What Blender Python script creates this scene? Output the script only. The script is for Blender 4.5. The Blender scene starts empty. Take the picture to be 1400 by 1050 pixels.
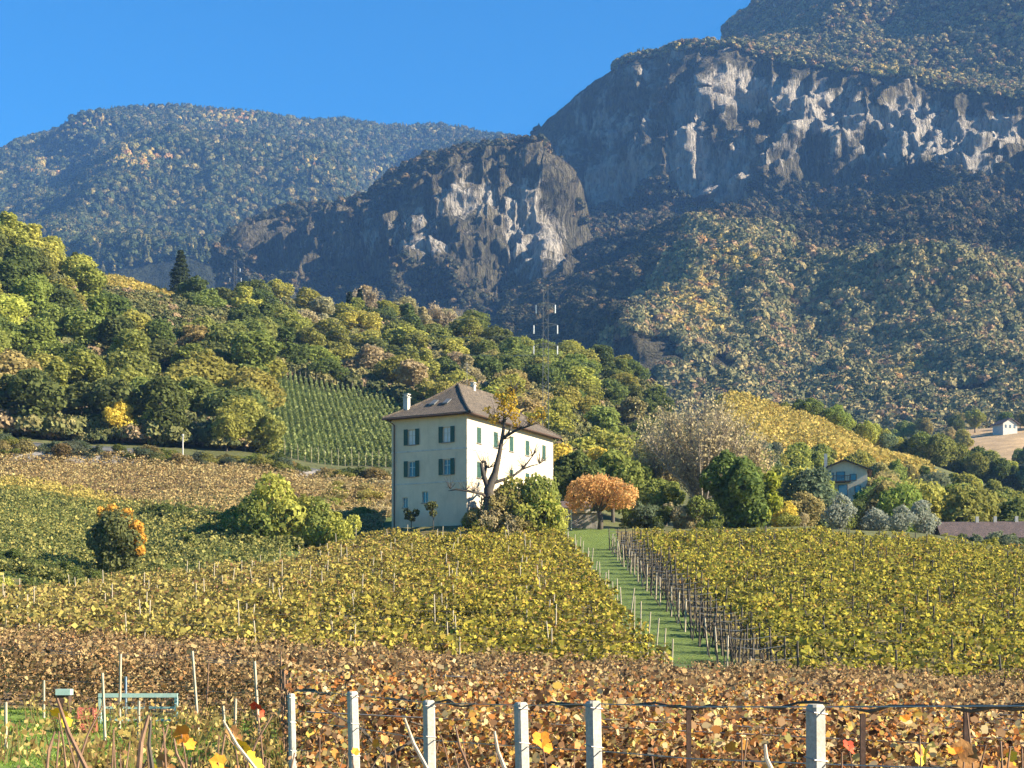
import bpy, math, random
import numpy as np
from mathutils import Vector
R = math.radians
random.seed(7)
rng = np.random.default_rng(7)
scene = bpy.context.scene
COL = scene.collection
F, CX, HY = 2000.0, 700.0, 880.0          # photograph's focal length, centre column and horizon row in its pixels

def at(px, py, Y):
    return np.array([(px-CX)/F*Y, Y, (HY-py)/F*Y])
def lerp(a, b, t): return a+(b-a)*t

# ------------------------------------------------------------------ noise (numpy value noise)
def vnoise(p, seed=0):
    """p: (N,3) -> (N,) in 0..1"""
    i = np.floor(p).astype(np.int64); f = p-i; f = f*f*(3-2*f)
    def h(ix, iy, iz):
        n = (ix*374761393+iy*668265263+iz*2147483647+seed*1274126177) & 0xffffffff
        n = ((n ^ (n >> 13))*1274126177) & 0xffffffff
        n = (n ^ (n >> 16)) & 0xffffffff
        return n/4294967295.0
    r = 0
    for dx in (0, 1):
        for dy in (0, 1):
            for dz in (0, 1):
                w = (f[:, 0] if dx else 1-f[:, 0])*(f[:, 1] if dy else 1-f[:, 1])*(f[:, 2] if dz else 1-f[:, 2])
                r = r+w*h(i[:, 0]+dx, i[:, 1]+dy, i[:, 2]+dz)
    return r
def fbm(p, o=4, seed=0, ridged=False):
    a, s, t = 1.0, 0, 0
    for k in range(o):
        n = vnoise(p*(2.03**k), seed+k)
        if ridged: n = 1-abs(2*n-1)
        s = s+a*n; t += a; a *= .5
    return s/t

# ------------------------------------------------------------------ ground height
def zy(Y, Z): return (Y, Z)
def P(Y, py): return (Y, (HY-py)/F*Y)
PROF = {
 -500: [P(57,950),(87,1.5),(100,3),P(165,690),P(190,620),P(197,615),(240,40),(330,105),(380,110),(470,85),(700,20),(1400,0)],
 0:   [P(57,950),P(87,851),(93,1.0),(100,1.3),P(112,790),P(165,668),P(185,632),P(193,606),P(198,598),P(215,583),P(320,362),(350,94),(400,98),(470,80),(700,20),(1400,0)],
 150: [P(57,950),P(97,829),(104,2.3),(112,3.3),P(124,785),P(165,690),P(185,645),P(194,617),P(199,609),P(215,598),P(320,430),P(350,420),P(400,385),(430,96),(480,80),(700,20),(1400,0)],
 300: [P(57,950),P(108,799),(114,4.3),(122,6.2),P(140,728),P(175,668),P(188,648),P(197,632),P(202,624),P(225,605),P(320,465),P(350,440),P(400,412),(430,88),(480,70),(700,20),(1400,0)],
 470: [P(57,950),P(125,768),(131,7.9),(140,9.6),P(160,706),P(185,672),P(200,648),P(206,641),(226,27),P(290,548),P(400,438),P(420,428),(450,90),(520,60),(700,20),(1400,0)],
 540: [P(57,950),P(128,757),P(134,727),(142,10.6),(150,12),P(165,700),P(190,668),P(203,652),P(209,646),(226,27),P(290,560),P(400,444),P(420,434),(450,86),(520,60),(700,20),(1400,0)],
 640: [P(57,950),P(127,757),P(132,722),(150,12),(170,16),(200,22),(226,28),P(300,555),P(400,468),P(415,462),(450,76),(520,55),(700,20),(1400,0)],
 760: [P(57,950),P(128,757),P(134.5,727),(150,12.2),(170,16),(200,22),P(300,565),P(400,500),P(415,497),(450,66),(520,50),(700,20),(1400,0)],
 880: [P(57,950),P(128,756),P(134.5,726),(150,12),(180,15),(230,21),(300,36),P(380,545),P(400,528),(430,62),(520,45),(700,20),(1400,0)],
 925: [P(57,950),P(128,755),P(134.5,725),(150,11.8),(180,15),(230,22),(300,37),(340,47),(370,50),(450,45),(700,20),(1400,0)],
 1000:[P(57,950),P(129,754),P(135,724),(150,11.5),(200,16),(250,24),(300,42),P(355,540),(362,59),(400,50),(700,20),(1400,0)],
 1100:[P(57,950),P(130,750),P(137,721),(150,11),(200,14.5),(260,24),P(300,612),P(355,565),(362,55),(400,47),(700,20),(1400,0)],
 1240:[P(57,950),P(132,758),P(139,729),(150,10.2),(200,12),(260,20),P(310,636),P(340,622),(350,43),(420,42),(500,60),P(560,600),P(620,592),(700,80),(1400,0)],
 1400:[P(57,950),P(132,776),P(139,750),(150,8.2),(200,10),(260,17),P(320,675),(345,35),(420,42),(500,66),P(560,590),P(620,578),(720,80),(1400,0)],
 1900:[P(57,950),P(132,786),P(139,762),(150,7.5),(200,10),(260,17),(320,30),(420,42),P(560,590),P(620,578),(720,80),(1400,0)],
}
PK = sorted(PROF)
def G(X, Y):
    X = np.atleast_1d(np.asarray(X, float)); Y = np.atleast_1d(np.asarray(Y, float))
    X, Y = np.broadcast_arrays(X, Y)
    px = CX+F*X/np.maximum(Y, 40)
    Zc = []
    for k in PK:
        pr = PROF[k]
        Zc.append(np.interp(Y, [-1e4, 50]+[p[0] for p in pr], [-2.25, -2.25]+[p[1] for p in pr]))
    Zc = np.array(Zc)
    j = np.clip(np.searchsorted(PK, px)-1, 0, len(PK)-2)
    a = np.array(PK)[j]; b = np.array(PK)[j+1]
    t = np.clip((px-a)/(b-a), 0, 1); t = lerp(t, t*t*(3-2*t), .6)
    idx = np.arange(Zc.shape[1]) if Zc.ndim == 2 else None
    sh = X.shape
    Zf = Zc.reshape(len(PK), -1); jf = j.ravel(); n = np.arange(jf.size)
    Z = (Zf[jf, n]*(1-t.ravel())+Zf[jf+1, n]*t.ravel())
    Xr, Yr = X.ravel(), Y.ravel()
    tilt = np.clip(1-(Yr-57)/45, 0, 1)*np.clip(Xr, -24, 30)*-.045
    Z = Z+tilt
    amp = np.clip((Yr-60)/250, 0.0, 1)*2.2
    Z = Z+(fbm(np.stack([Xr/22, Yr/22, Xr*0+3], 1), 3, 5)-.5)*amp*1.5
    Z = Z+(fbm(np.stack([Xr/3, Yr/3, Xr*0], 1), 2, 9)-.5)*.16
    return Z.reshape(sh)
def g1(X, Y): return float(G(X, Y)[0])

# ------------------------------------------------------------------ object helpers
def tag(o, label=None, cat=None, group=None, kind=None):
    if label: o['label'] = label
    if cat: o['category'] = cat
    if group: o['group'] = group
    if kind: o['kind'] = kind
    return o
def empty(name, loc=(0, 0, 0), rz=0):
    o = bpy.data.objects.new(name, None); COL.objects.link(o)
    o.location = [float(c) for c in loc]; o.rotation_euler[2] = rz
    o.empty_display_size = .3
    return o
def link(name, me, mat=None, parent=None):
    o = bpy.data.objects.new(name, me); COL.objects.link(o)
    if mat is not None and len(me.materials) == 0: me.materials.append(mat)
    if parent is not None: o.parent = parent
    return o
def np_mesh(name, V, Fc, mat=None, smooth=False, face_attr=None, vert_attr=None, vert_col=None):
    V = np.asarray(V, np.float32); Fc = np.asarray(Fc, np.int32)
    n, k = Fc.shape
    me = bpy.data.meshes.new(name)
    me.vertices.add(len(V)); me.vertices.foreach_set('co', V.ravel())
    me.loops.add(n*k); me.loops.foreach_set('vertex_index', Fc.ravel())
    me.polygons.add(n); me.polygons.foreach_set('loop_start', np.arange(0, n*k, k, dtype=np.int32))
    me.polygons.foreach_set('loop_total', np.full(n, k, np.int32))
    if smooth: me.polygons.foreach_set('use_smooth', np.ones(n, bool))
    for d, dom in ((face_attr, 'FACE'), (vert_attr, 'POINT')):
        for an, av in (d or {}).items():
            a = me.attributes.new(an, 'FLOAT', dom); a.data.foreach_set('value', np.asarray(av, np.float32))
    if vert_col is not None:
        a = me.attributes.new('col', 'FLOAT_COLOR', 'POINT')
        c = np.ones((len(V), 4), np.float32); c[:, :3] = vert_col
        a.data.foreach_set('color', c.ravel())
    me.update(calc_edges=True); me.validate()
    if mat: me.materials.append(mat)
    return me
class MB:
    """collects boxes, bars and tubes for one mesh object"""
    def __init__(s): s.v = []; s.f = []
    def poly(s, pts):
        i = len(s.v); s.v += [tuple(map(float, p)) for p in pts]; s.f.append(tuple(range(i, i+len(pts)))); return s
    def box(s, x0, y0, z0, x1, y1, z1):
        i = len(s.v)
        s.v += [(x0,y0,z0),(x1,y0,z0),(x1,y1,z0),(x0,y1,z0),(x0,y0,z1),(x1,y0,z1),(x1,y1,z1),(x0,y1,z1)]
        s.f += [tuple(i+j for j in q) for q in ((0,3,2,1),(4,5,6,7),(0,1,5,4),(1,2,6,5),(2,3,7,6),(3,0,4,7))]
        return s
    def tube(s, pts, rad, n=6, cap=True):
        pts = [Vector([float(c) for c in p]) for p in pts]
        if not hasattr(rad, '__len__'): rad = [rad]*len(pts)
        base = len(s.v); u = None
        for k, p in enumerate(pts):
            d = (pts[min(k+1, len(pts)-1)]-pts[max(k-1, 0)])
            d = d.normalized() if d.length > 1e-9 else Vector((0, 0, 1))
            if u is None: u = d.orthogonal().normalized()
            u = (u-d*u.dot(d)); u = u.normalized() if u.length > 1e-6 else d.orthogonal().normalized()
            w = d.cross(u)
            for a in range(n):
                q = p+(u*math.cos(2*math.pi*a/n)+w*math.sin(2*math.pi*a/n))*rad[k]
                s.v.append(tuple(q))
        for k in range(len(pts)-1):
            for a in range(n):
                b = (a+1) % n
                s.f.append((base+k*n+a, base+k*n+b, base+(k+1)*n+b, base+(k+1)*n+a))
        if cap:
            s.f.append(tuple(base+a for a in reversed(range(n))))
            s.f.append(tuple(base+(len(pts)-1)*n+a for a in range(n)))
        return s
    def mesh(s, name, mat=None, smooth=False):
        me = bpy.data.meshes.new(name); me.from_pydata(s.v, [], s.f); me.update()
        if smooth: me.polygons.foreach_set('use_smooth', [True]*len(me.polygons))
        if mat: me.materials.append(mat)
        return me
    def build(s, name, mat=None, parent=None, smooth=False):
        return link(name, s.mesh(name, mat, smooth), None, parent)
def children(o): return list(o.children)
def copy_tree(o, parent=None):
    c = o.copy(); COL.objects.link(c)
    if parent is not None: c.parent = parent
    for ch in KIDS.get(o.name, children(o)): copy_tree(ch, c)
    return c
KIDS = {}
_ORD = 'first second third fourth fifth sixth seventh eighth ninth tenth eleventh twelfth thirteenth fourteenth fifteenth sixteenth seventeenth eighteenth nineteenth twentieth'.split()
_T = {2: 'twenty', 3: 'thirty', 4: 'forty'}
def ordn(i):
    if i <= 20: return _ORD[i-1]
    if i % 10 == 0: return {30: 'thirtieth', 40: 'fortieth'}[i]
    return _T[i//10]+'-'+_ORD[i % 10-1]

# ------------------------------------------------------------------ materials
class NT:
    def __init__(s, name):
        s.m = bpy.data.materials.new(name); s.m.use_nodes = True
        s.t = s.m.node_tree; s.t.nodes.clear()
        s.out = s.n('ShaderNodeOutputMaterial')
    def n(s, ty, **kw):
        nd = s.t.nodes.new(ty)
        for k, v in kw.items(): setattr(nd, k, v)
        return nd
    def l(s, a, b): s.t.links.new(a, b)
    def noise(s, scale, detail=3, vec=None, rough=.6, dist=0):
        nd = s.n('ShaderNodeTexNoise'); nd.inputs['Scale'].default_value = scale
        nd.inputs['Detail'].default_value = detail; nd.inputs['Roughness'].default_value = rough
        nd.inputs['Distortion'].default_value = dist
        if vec is not None: s.l(vec, nd.inputs['Vector'])
        return nd.outputs['Fac']
    def coord(s, sc=(1, 1, 1), kind='Object'):
        tc = s.n('ShaderNodeTexCoord'); mp = s.n('ShaderNodeMapping'); mp.inputs['Scale'].default_value = sc
        s.l(tc.outputs[kind], mp.inputs['Vector']); return mp.outputs['Vector']
    def ramp(s, fac, stops, interp='LINEAR'):
        nd = s.n('ShaderNodeValToRGB'); cr = nd.color_ramp; cr.interpolation = interp
        while len(cr.elements) < len(stops): cr.elements.new(.5)
        for e, (p, c) in zip(cr.elements, stops):
            e.position = p; e.color = tuple(c)+(1,) if hasattr(c, '__len__') else (c, c, c, 1)
        s.l(fac, nd.inputs['Fac']); return nd.outputs['Color']
    def mix(s, fac, a, b, mode='MIX'):
        nd = s.n('ShaderNodeMix', data_type='RGBA', blend_type=mode)
        for i, v in ((0, fac), (6, a), (7, b)):
            if isinstance(v, (int, float)): nd.inputs[i].default_value = v
            elif isinstance(v, tuple): nd.inputs[i].default_value = v+(1,)
            else: s.l(v, nd.inputs[i])
        return nd.outputs[2]
    def math(s, op, a, b=0):
        nd = s.n('ShaderNodeMath', operation=op)
        for i, v in ((0, a), (1, b)):
            if isinstance(v, (int, float)): nd.inputs[i].default_value = v
            else: s.l(v, nd.inputs[i])
        return nd.outputs[0]
    def surf(s, col, rough=.85, bump=None, bstr=.3, bdist=.05, spec=.3, metal=0):
        b = s.n('ShaderNodeBsdfPrincipled')
        if isinstance(col, tuple): b.inputs['Base Color'].default_value = col+(1,)
        else: s.l(col, b.inputs['Base Color'])
        b.inputs['Roughness'].default_value = rough; b.inputs['Specular IOR Level'].default_value = spec
        b.inputs['Metallic'].default_value = metal
        if bump is not None:
            bn = s.n('ShaderNodeBump'); bn.inputs['Strength'].default_value = bstr; bn.inputs['Distance'].default_value = bdist
            s.l(bump, bn.inputs['Height']); s.l(bn.outputs['Normal'], b.inputs['Normal'])
        s.l(b.outputs[0], s.out.inputs['Surface']); return s.m
    def leaf(s, col, tr=.35):
        d = s.n('ShaderNodeBsdfDiffuse'); t = s.n('ShaderNodeBsdfTranslucent'); m = s.n('ShaderNodeMixShader')
        s.l(col, d.inputs['Color']); s.l(col, t.inputs['Color']); m.inputs[0].default_value = tr
        s.l(d.outputs[0], m.inputs[1]); s.l(t.outputs[0], m.inputs[2]); s.l(m.outputs[0], s.out.inputs['Surface'])
        return s.m
def noisy(name, c0, c1, scale=3, rough=.85, bstr=.3, bdist=.02, sc=(1, 1, 1), **kw):
    t = NT(name); v = t.coord(sc); f = t.noise(scale, 5, v)
    return t.surf(t.ramp(f, [(.3, c0), (.7, c1)]), rough, f, bstr, bdist, **kw)
def ramp_leaf(name, stops, tr=.35, patch=0.0, pscale=.15):
    """leaf colours spread over leaves by the per-leaf value v, with patches along the plot"""
    t = NT(name); a = t.n('ShaderNodeAttribute', attribute_name='v')
    f = a.outputs['Fac']
    if patch:
        g = t.n('ShaderNodeNewGeometry'); nz = t.noise(pscale, 3, g.outputs['Position'])
        f = t.math('ADD', f, t.math('MULTIPLY', t.math('SUBTRACT', nz, .5), patch))
    return t.leaf(t.ramp(f, stops), tr)

M = {}
t = NT('tree_leaves'); oi = t.n('ShaderNodeObjectInfo'); a = t.n('ShaderNodeAttribute', attribute_name='v')
b_ = t.ramp(a.outputs['Fac'], [(0, .75), (.5, 1.0), (.85, 1.2), (1, 1.45)])
M['leaves'] = t.leaf(t.mix(1.0, oi.outputs['Color'], b_, 'MULTIPLY'), .45)
def forest_mat(name, stops):
    t = NT(name); oi = t.n('ShaderNodeObjectInfo'); a = t.n('ShaderNodeAttribute', attribute_name='v')
    b = t.ramp(a.outputs['Fac'], [(0, .6), (.6, 1.0), (1, 1.5)])
    return t.leaf(t.mix(1.0, t.ramp(oi.outputs['Random'], stops, 'CONSTANT'), b, 'MULTIPLY'), .08)
M['bark'] = noisy('bark', (.05, .04, .03), (.12, .1, .075), 8, sc=(1, 1, .3))
M['bark_grey'] = noisy('pale_bark', (.16, .13, .10), (.33, .28, .22), 8, sc=(1, 1, .3))
M['bark_dark'] = noisy('dark_bark', (.035, .03, .025), (.09, .075, .06), 6, sc=(1, 1, .3))
M['wood_pale'] = noisy('weathered_pale_wood', (.42, .36, .27), (.68, .62, .5), 9, sc=(1, 1, .15))
M['stake'] = noisy('tan_stake_wood', (.30, .25, .17), (.55, .47, .34), 9, sc=(1, 1, .15))
M['wood_dark'] = noisy('dark_wood', (.04, .034, .028), (.12, .10, .08), 9, sc=(1, 1, .15))
t = NT('post_concrete'); v = t.coord(); f = t.noise(9, 6, v); f2 = t.noise(60, 3, v); f3 = t.noise(3, 4, t.coord((1, 1, .3)), .7)
c = t.mix(.5, t.ramp(f, [(.3, (.27, .26, .225)), (.7, (.46, .445, .39))]), t.ramp(f2, [(.3, (.24, .23, .2)), (.7, (.50, .48, .42))]))
c = t.mix(t.ramp(f3, [(.48, 0), (.68, .85)]), c, (.13, .125, .09))
M['concrete'] = t.surf(c, .9, f2, .5, .004)
M['wire'] = NT('wire_steel').surf((.28, .27, .26), .5, metal=.6)
M['steel_dark'] = noisy('rusty_steel', (.04, .025, .02), (.12, .07, .05), 12)
M['teal'] = noisy('turquoise_paint', (.28, .42, .38), (.38, .52, .46), 6, .5)
M['red_plastic'] = noisy('coral_red_plastic', (.42, .11, .08), (.55, .19, .14), 5, .5)
M['blue_paint'] = noisy('slate_blue_paint', (.1, .16, .22), (.18, .26, .33), 5, .6)
M['glass'] = NT('window_glass').surf((.10, .14, .17), .08, spec=.9)
M['curtain'] = noisy('white_curtain', (.6, .62, .62), (.75, .77, .78), 3)
M['shutter'] = noisy('green_shutter_paint', (.02, .06, .045), (.035, .09, .07), 8, .6)
M['frame'] = noisy('cream_window_frame', (.5, .48, .42), (.65, .62, .55), 8)
t = NT('house_plaster'); v = t.coord(); n1 = t.noise(.35, 6, v, .7); n2 = t.noise(1.6, 6, t.coord((1, 1, .25)), .7); n3 = t.noise(14, 4, v)
c = t.mix(.5, t.ramp(n1, [(.35, (.46, .385, .285)), (.65, (.70, .59, .44))]), t.ramp(n3, [(.3, (.47, .395, .29)), (.7, (.70, .595, .44))]))
c = t.mix(t.ramp(n2, [(.52, 0), (.72, .6)]), c, (.42, .37, .27))
M['plaster'] = t.surf(c, .92, n3, .35, .02)
M['plaster_white'] = noisy('white_plaster', (.38, .36, .32), (.58, .55, .5), 2)
def tilemat(name, c0, c1):
    t = NT(name); v = t.coord()
    w = t.n('ShaderNodeTexBrick'); w.inputs['Scale'].default_value = 2.4
    w.inputs['Mortar Size'].default_value = .035; w.inputs['Color1'].default_value = tuple(c0)+(1,); w.inputs['Color2'].default_value = tuple(c1)+(1,)
    w.inputs['Mortar'].default_value = (c0[0]*.35, c0[1]*.35, c0[2]*.35, 1)
    t.l(v, w.inputs['Vector']); n = t.noise(1.2, 5, v)
    c = t.mix(t.ramp(n, [(.4, 0), (.7, .6)]), w.outputs['Color'], (c0[0]*.5, c0[1]*.55, c0[2]*.6))
    return t.surf(c, .9, w.outputs['Fac'], .4, -.03)
M['tiles'] = tilemat('roof_tiles', (.10, .08, .062), (.20, .16, .118))
M['tiles_dark'] = tilemat('dark_roof_tiles', (.10, .075, .07), (.17, .12, .11))
M['stone'] = noisy('wall_stone', (.13, .12, .11), (.34, .31, .28), 1.5, bstr=.8, bdist=.1)
M['asphalt'] = noisy('road_asphalt', (.09, .088, .085), (.14, .135, .13), 2)
M['porcelain'] = NT('insulator_porcelain').surf((.75, .77, .78), .25, spec=.6)
M['galv'] = noisy('galvanised_steel', (.11, .115, .115), (.2, .205, .2), 5, .5, metal=.4)

def left_plot_mat():
    t = NT('left_plot_vine_leaves'); a = t.n('ShaderNodeAttribute', attribute_name='v'); g = t.n('ShaderNodeNewGeometry'); p = g.outputs['Position']
    nz = t.noise(.12, 3, p); f = t.math('ADD', a.outputs['Fac'], t.math('MULTIPLY', t.math('SUBTRACT', nz, .5), .5))
    gold = t.ramp(f, GOLD); straw = t.ramp(f, STRAW); sx = t.n('ShaderNodeSeparateXYZ'); t.l(p, sx.inputs[0])
    d = t.math('ADD', sx.outputs[0], t.math('MULTIPLY', t.math('SUBTRACT', t.noise(.05, 4, p), .5), 22))
    return t.leaf(t.mix(t.ramp(t.math('ADD', t.math('MULTIPLY', d, .03), .8), [(.25, 0), (.75, 1)]), straw, gold), .35)
GOLD = [(.0, (.06, .055, .02)), (.2, (.19, .165, .045)), (.42, (.30, .28, .05)), (.66, (.50, .43, .065)), (.88, (.42, .31, .06)), (.98, (.34, .2, .07))]
STRAW = [(.0, (.14, .10, .045)), (.2, (.25, .21, .07)), (.42, (.37, .31, .085)), (.66, (.50, .42, .13)), (.88, (.37, .26, .085)), (.95, (.28, .15, .08))]
M['vine_left'] = left_plot_mat()
# vines: per-leaf ramps (real leaf albedos)
M['vine_gold'] = ramp_leaf('golden_vine_leaves', [(.0, (.06, .055, .02)), (.2, (.16, .16, .045)), (.42, (.28, .27, .05)), (.66, (.47, .42, .065)), (.88, (.42, .33, .06)), (.98, (.34, .2, .06))], .35, .55, .12)
M['vine_straw'] = ramp_leaf('straw_vine_leaves', [(.0, (.14, .09, .045)), (.2, (.27, .19, .06)), (.42, (.42, .33, .10)), (.66, (.55, .43, .16)), (.84, (.40, .26, .11)), (.95, (.28, .15, .08))], .35, .5, .15)
M['vine_brown'] = ramp_leaf('brown_vine_leaves', [(.0, (.15, .11, .05)), (.25, (.30, .22, .10)), (.5, (.46, .36, .16)), (.75, (.36, .24, .11)), (.95, (.52, .43, .19))], .3, .4, .15)
M['vine_green'] = ramp_leaf('green_vine_leaves', [(.0, (.09, .10, .035)), (.3, (.17, .185, .06)), (.6, (.27, .265, .085)), (.85, (.38, .34, .11)), (.97, (.48, .40, .12))], .35, .7, .09)
M['vine_deep'] = ramp_leaf('deep_green_vine_leaves', [(.0, (.08, .11, .04)), (.4, (.18, .22, .075)), (.8, (.30, .34, .12)), (1, (.40, .42, .18))], .35, .2, .1)
M['vine_yellow'] = ramp_leaf('yellow_vine_leaves', [(.0, (.24, .2, .055)), (.3, (.40, .33, .09)), (.6, (.56, .45, .13)), (1, (.50, .36, .11))], .35, .4, .05)
M['vine_red'] = ramp_leaf('russet_vine_leaves', [(.0, (.05, .03, .02)), (.2, (.19, .11, .06)), (.38, (.44, .28, .15)), (.5, (.34, .13, .05)), (.62, (.55, .24, .07)), (.74, (.64, .44, .10)), (.86, (.66, .51, .30)), (1, (.42, .40, .11))], .4, .4, .6)
M['vine_bare'] = ramp_leaf('withered_vine_leaves', [(.0, (.07, .05, .035)), (.3, (.20, .125, .065)), (.6, (.37, .245, .115)), (.85, (.52, .39, .19)), (1, (.45, .22, .09))], .35, .3, .4)
M['leaf_orange'] = noisy('orange_leaf', (.75, .2, .02), (.8, .34, .03), 20)
M['leaf_yellow'] = noisy('yellow_leaf', (.8, .55, .03), (.85, .66, .06), 20)
M['leaf_red'] = noisy('red_leaf', (.45, .04, .02), (.62, .1, .04), 20)
M['leaf_brown'] = noisy('brown_leaf', (.3, .13, .04), (.45, .24, .08), 20)
M['cane'] = noisy('vine_cane', (.12, .07, .045), (.26, .16, .1), 10)
M['cane_pale'] = noisy('pale_cane', (.42, .32, .22), (.6, .5, .36), 10)

# ------------------------------------------------------------------ ground sheet
def build_ground():
    tc = np.concatenate([np.linspace(-3.0, -.62, 40, endpoint=False), np.linspace(-.62, .62, 420), np.linspace(.62, 3.0, 41)[1:]])
    Ys = np.concatenate([np.arange(-80, 50, 4.0), np.arange(50, 240, 1.0), np.arange(240, 480, 3.0), np.arange(480, 1400, 30.0)])
    Tm, Ym = np.meshgrid(tc, Ys)
    Xm = Tm*np.maximum(Ym, 70)
    Zm = G(Xm, Ym)
    V = np.stack([Xm.ravel(), Ym.ravel(), Zm.ravel()], 1)
    nr, nc = Xm.shape
    i = (np.arange(nr-1)[:, None]*nc+np.arange(nc-1)[None]).ravel()
    Fc = np.stack([i, i+1, i+nc+1, i+nc], 1)
    px = CX+F*V[:, 0]/np.maximum(V[:, 1], 20); Y = V[:, 1]
    col = np.tile(np.array([.085, .095, .035]), (len(V), 1))          # rough grass
    def put(mask, c): col[mask] = c
    put(Y < 57, (.17, .12, .07))
    put((px < 420) & (Y < 37) & (Y > 2), (.12, .20, .035))
    put((Y >= 57) & (Y < 134), (.15, .125, .05))
    edge = np.interp(px, [0, 150, 300, 470, 540], [87, 97, 108, 125, 136])
    put((px < 540) & (Y > edge+1) & (Y < 112), (.055, .08, .025))
    put((px < 540) & (Y > edge+1) & (Y > 112) & (Y < 168), (.08, .12, .03))
    put((px < 560) & (Y > 168) & (Y < 200) & (Y > edge), (.16, .105, .06))
    put((px < 900) & (Y > 215), (.05, .05, .025))
    put((px > 340) & (px < 560) & (Y > 218) & (Y < 295), (.07, .11, .03))
    put((px > 940) & (px < 1260) & (Y > 295) & (Y < 360), (.35, .27, .06))
    put((px > 130) & (px < 330) & (Y > 345), (.33, .26, .06))
    put((px > 1312) & (Y > 470), (.40, .29, .17))
    me = np_mesh('ground', V, Fc, None, True, vert_col=col)
    t = NT('ground_cover'); a = t.n('ShaderNodeAttribute', attribute_name='col'); v = t.coord()
    n1 = t.noise(.12, 6, v); n2 = t.noise(2.2, 5, v)
    c = t.mix(1.0, a.outputs['Color'], t.ramp(n1, [(.3, (.7, .68, .6)), (.7, (1.35, 1.25, 1.1))]), 'MULTIPLY')
    c = t.mix(1.0, c, t.ramp(n2, [(.3, .6), (.7, 1.4)]), 'MULTIPLY')
    t.surf(c, .95, n2, .6, .15)
    tag(link('ground', me, t.m), kind='structure')
build_ground()

def strip(name, xs_fn, ys, mat, dz, label=None, nx=5):
    """a strip draped on the ground: xs_fn(Y) -> (x0, x1)"""
    V = []; Fc = []
    for Y in ys:
        x0, x1 = xs_fn(Y)
        for k in range(nx): V.append((lerp(x0, x1, k/(nx-1)), Y, 0))
    V = np.array(V); V[:, 2] = G(V[:, 0], V[:, 1])+dz
    for j in range(len(ys)-1):
        for k in range(nx-1):
            a = j*nx+k; Fc.append((a, a+1, a+nx+1, a+nx))
    return tag(link(name, np_mesh(name, V, Fc, mat, True)), kind='structure')
# grass path between the plots
def xl(Y): return lerp((933-CX)/F*57, (770-CX)/F*135, (Y-57)/78)
def xr(Y): return lerp((1026-CX)/F*57, (822-CX)/F*135, (Y-57)/78)
t = NT('path_grass'); v = t.coord(); n = t.noise(.7, 8, v, .75); n2 = t.noise(9, 6, v, .8)
c = t.mix(.5, t.ramp(n, [(.3, (.055, .10, .018)), (.7, (.14, .20, .04))]), t.ramp(n2, [(.3, (.05, .09, .016)), (.7, (.17, .21, .05))]))
M['grass_path'] = t.surf(c, .95, n2, .9, .08)
strip('grass_path', lambda Y: (xl(Y)-.2, xr(Y)+1.2), list(np.arange(50, 137.5, 1.0)), M['grass_path'], .05)
def along(name, pts, width, mat, dz=.06):
    """a strip following a polyline on the ground"""
    V = []; Fc = []; P_ = []
    for a, b in zip(pts[:-1], pts[1:]):
        n = max(2, int(math.dist(a, b)/3))
        P_ += [(lerp(a[0], b[0], k/n), lerp(a[1], b[1], k/n)) for k in range(n)]
    P_.append(pts[-1])
    for k, p in enumerate(P_):
        q = P_[min(k+1, len(P_)-1)]; r = P_[max(k-1, 0)]
        d = np.array(q)-np.array(r); d = d/np.linalg.norm(d); nn = np.array([-d[1], d[0]])
        for s in (-.5, 0, .5): V.append((*(np.array(p)+nn*s*width), 0))
    V = np.array(V, float); V[:, 2] = G(V[:, 0], V[:, 1])+dz
    for k in range(len(P_)-1):
        for s in (0, 1):
            a = k*3+s; Fc.append((a, a+1, a+4, a+3))
    return tag(link(name, np_mesh(name, V, Fc, mat, True)), kind='structure')
road_pts = [((px-CX)/F*Y, Y) for px, Y in ((-500, 193.5), (0, 195.5), (150, 197), (300, 200), (470, 203), (540, 206), (700, 208))]
along('road', road_pts, 4.6, M['asphalt'], .12)

# ------------------------------------------------------------------ leaves
def quads(C, N, s, up=None, k=4, asp=1.3):
    """leaf faces at centres C with normals N and size s"""
    n = len(C)
    N = N/np.maximum(np.linalg.norm(N, axis=1, keepdims=True), 1e-6)
    r = rng.normal(size=(n, 3)); U = r-N*np.sum(r*N, 1, keepdims=True); U /= np.maximum(np.linalg.norm(U, axis=1, keepdims=True), 1e-6)
    W = np.cross(N, U); s = np.broadcast_to(np.asarray(s, float), (n,))[:, None]
    if k == 4: co = [(-.5, -.42), (.5, -.5), (.42, .5), (-.5, .4)]
    else: co = [(0, -.42), (.3, -.38), (.5, -.16), (.42, .08), (.44, .34), (.2, .4), (0, .56), (-.22, .38), (-.46, .32), (-.4, .06), (-.5, -.2), (-.28, -.4)]
    V = np.stack([C+U*(s*a*asp)+W*(s*b)+N*(s*.12*math.sin(5*a+3*b)) for a, b in co], 1).reshape(-1, 3)
    Fc = np.arange(n*len(co)).reshape(n, len(co))
    return V, Fc
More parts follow.
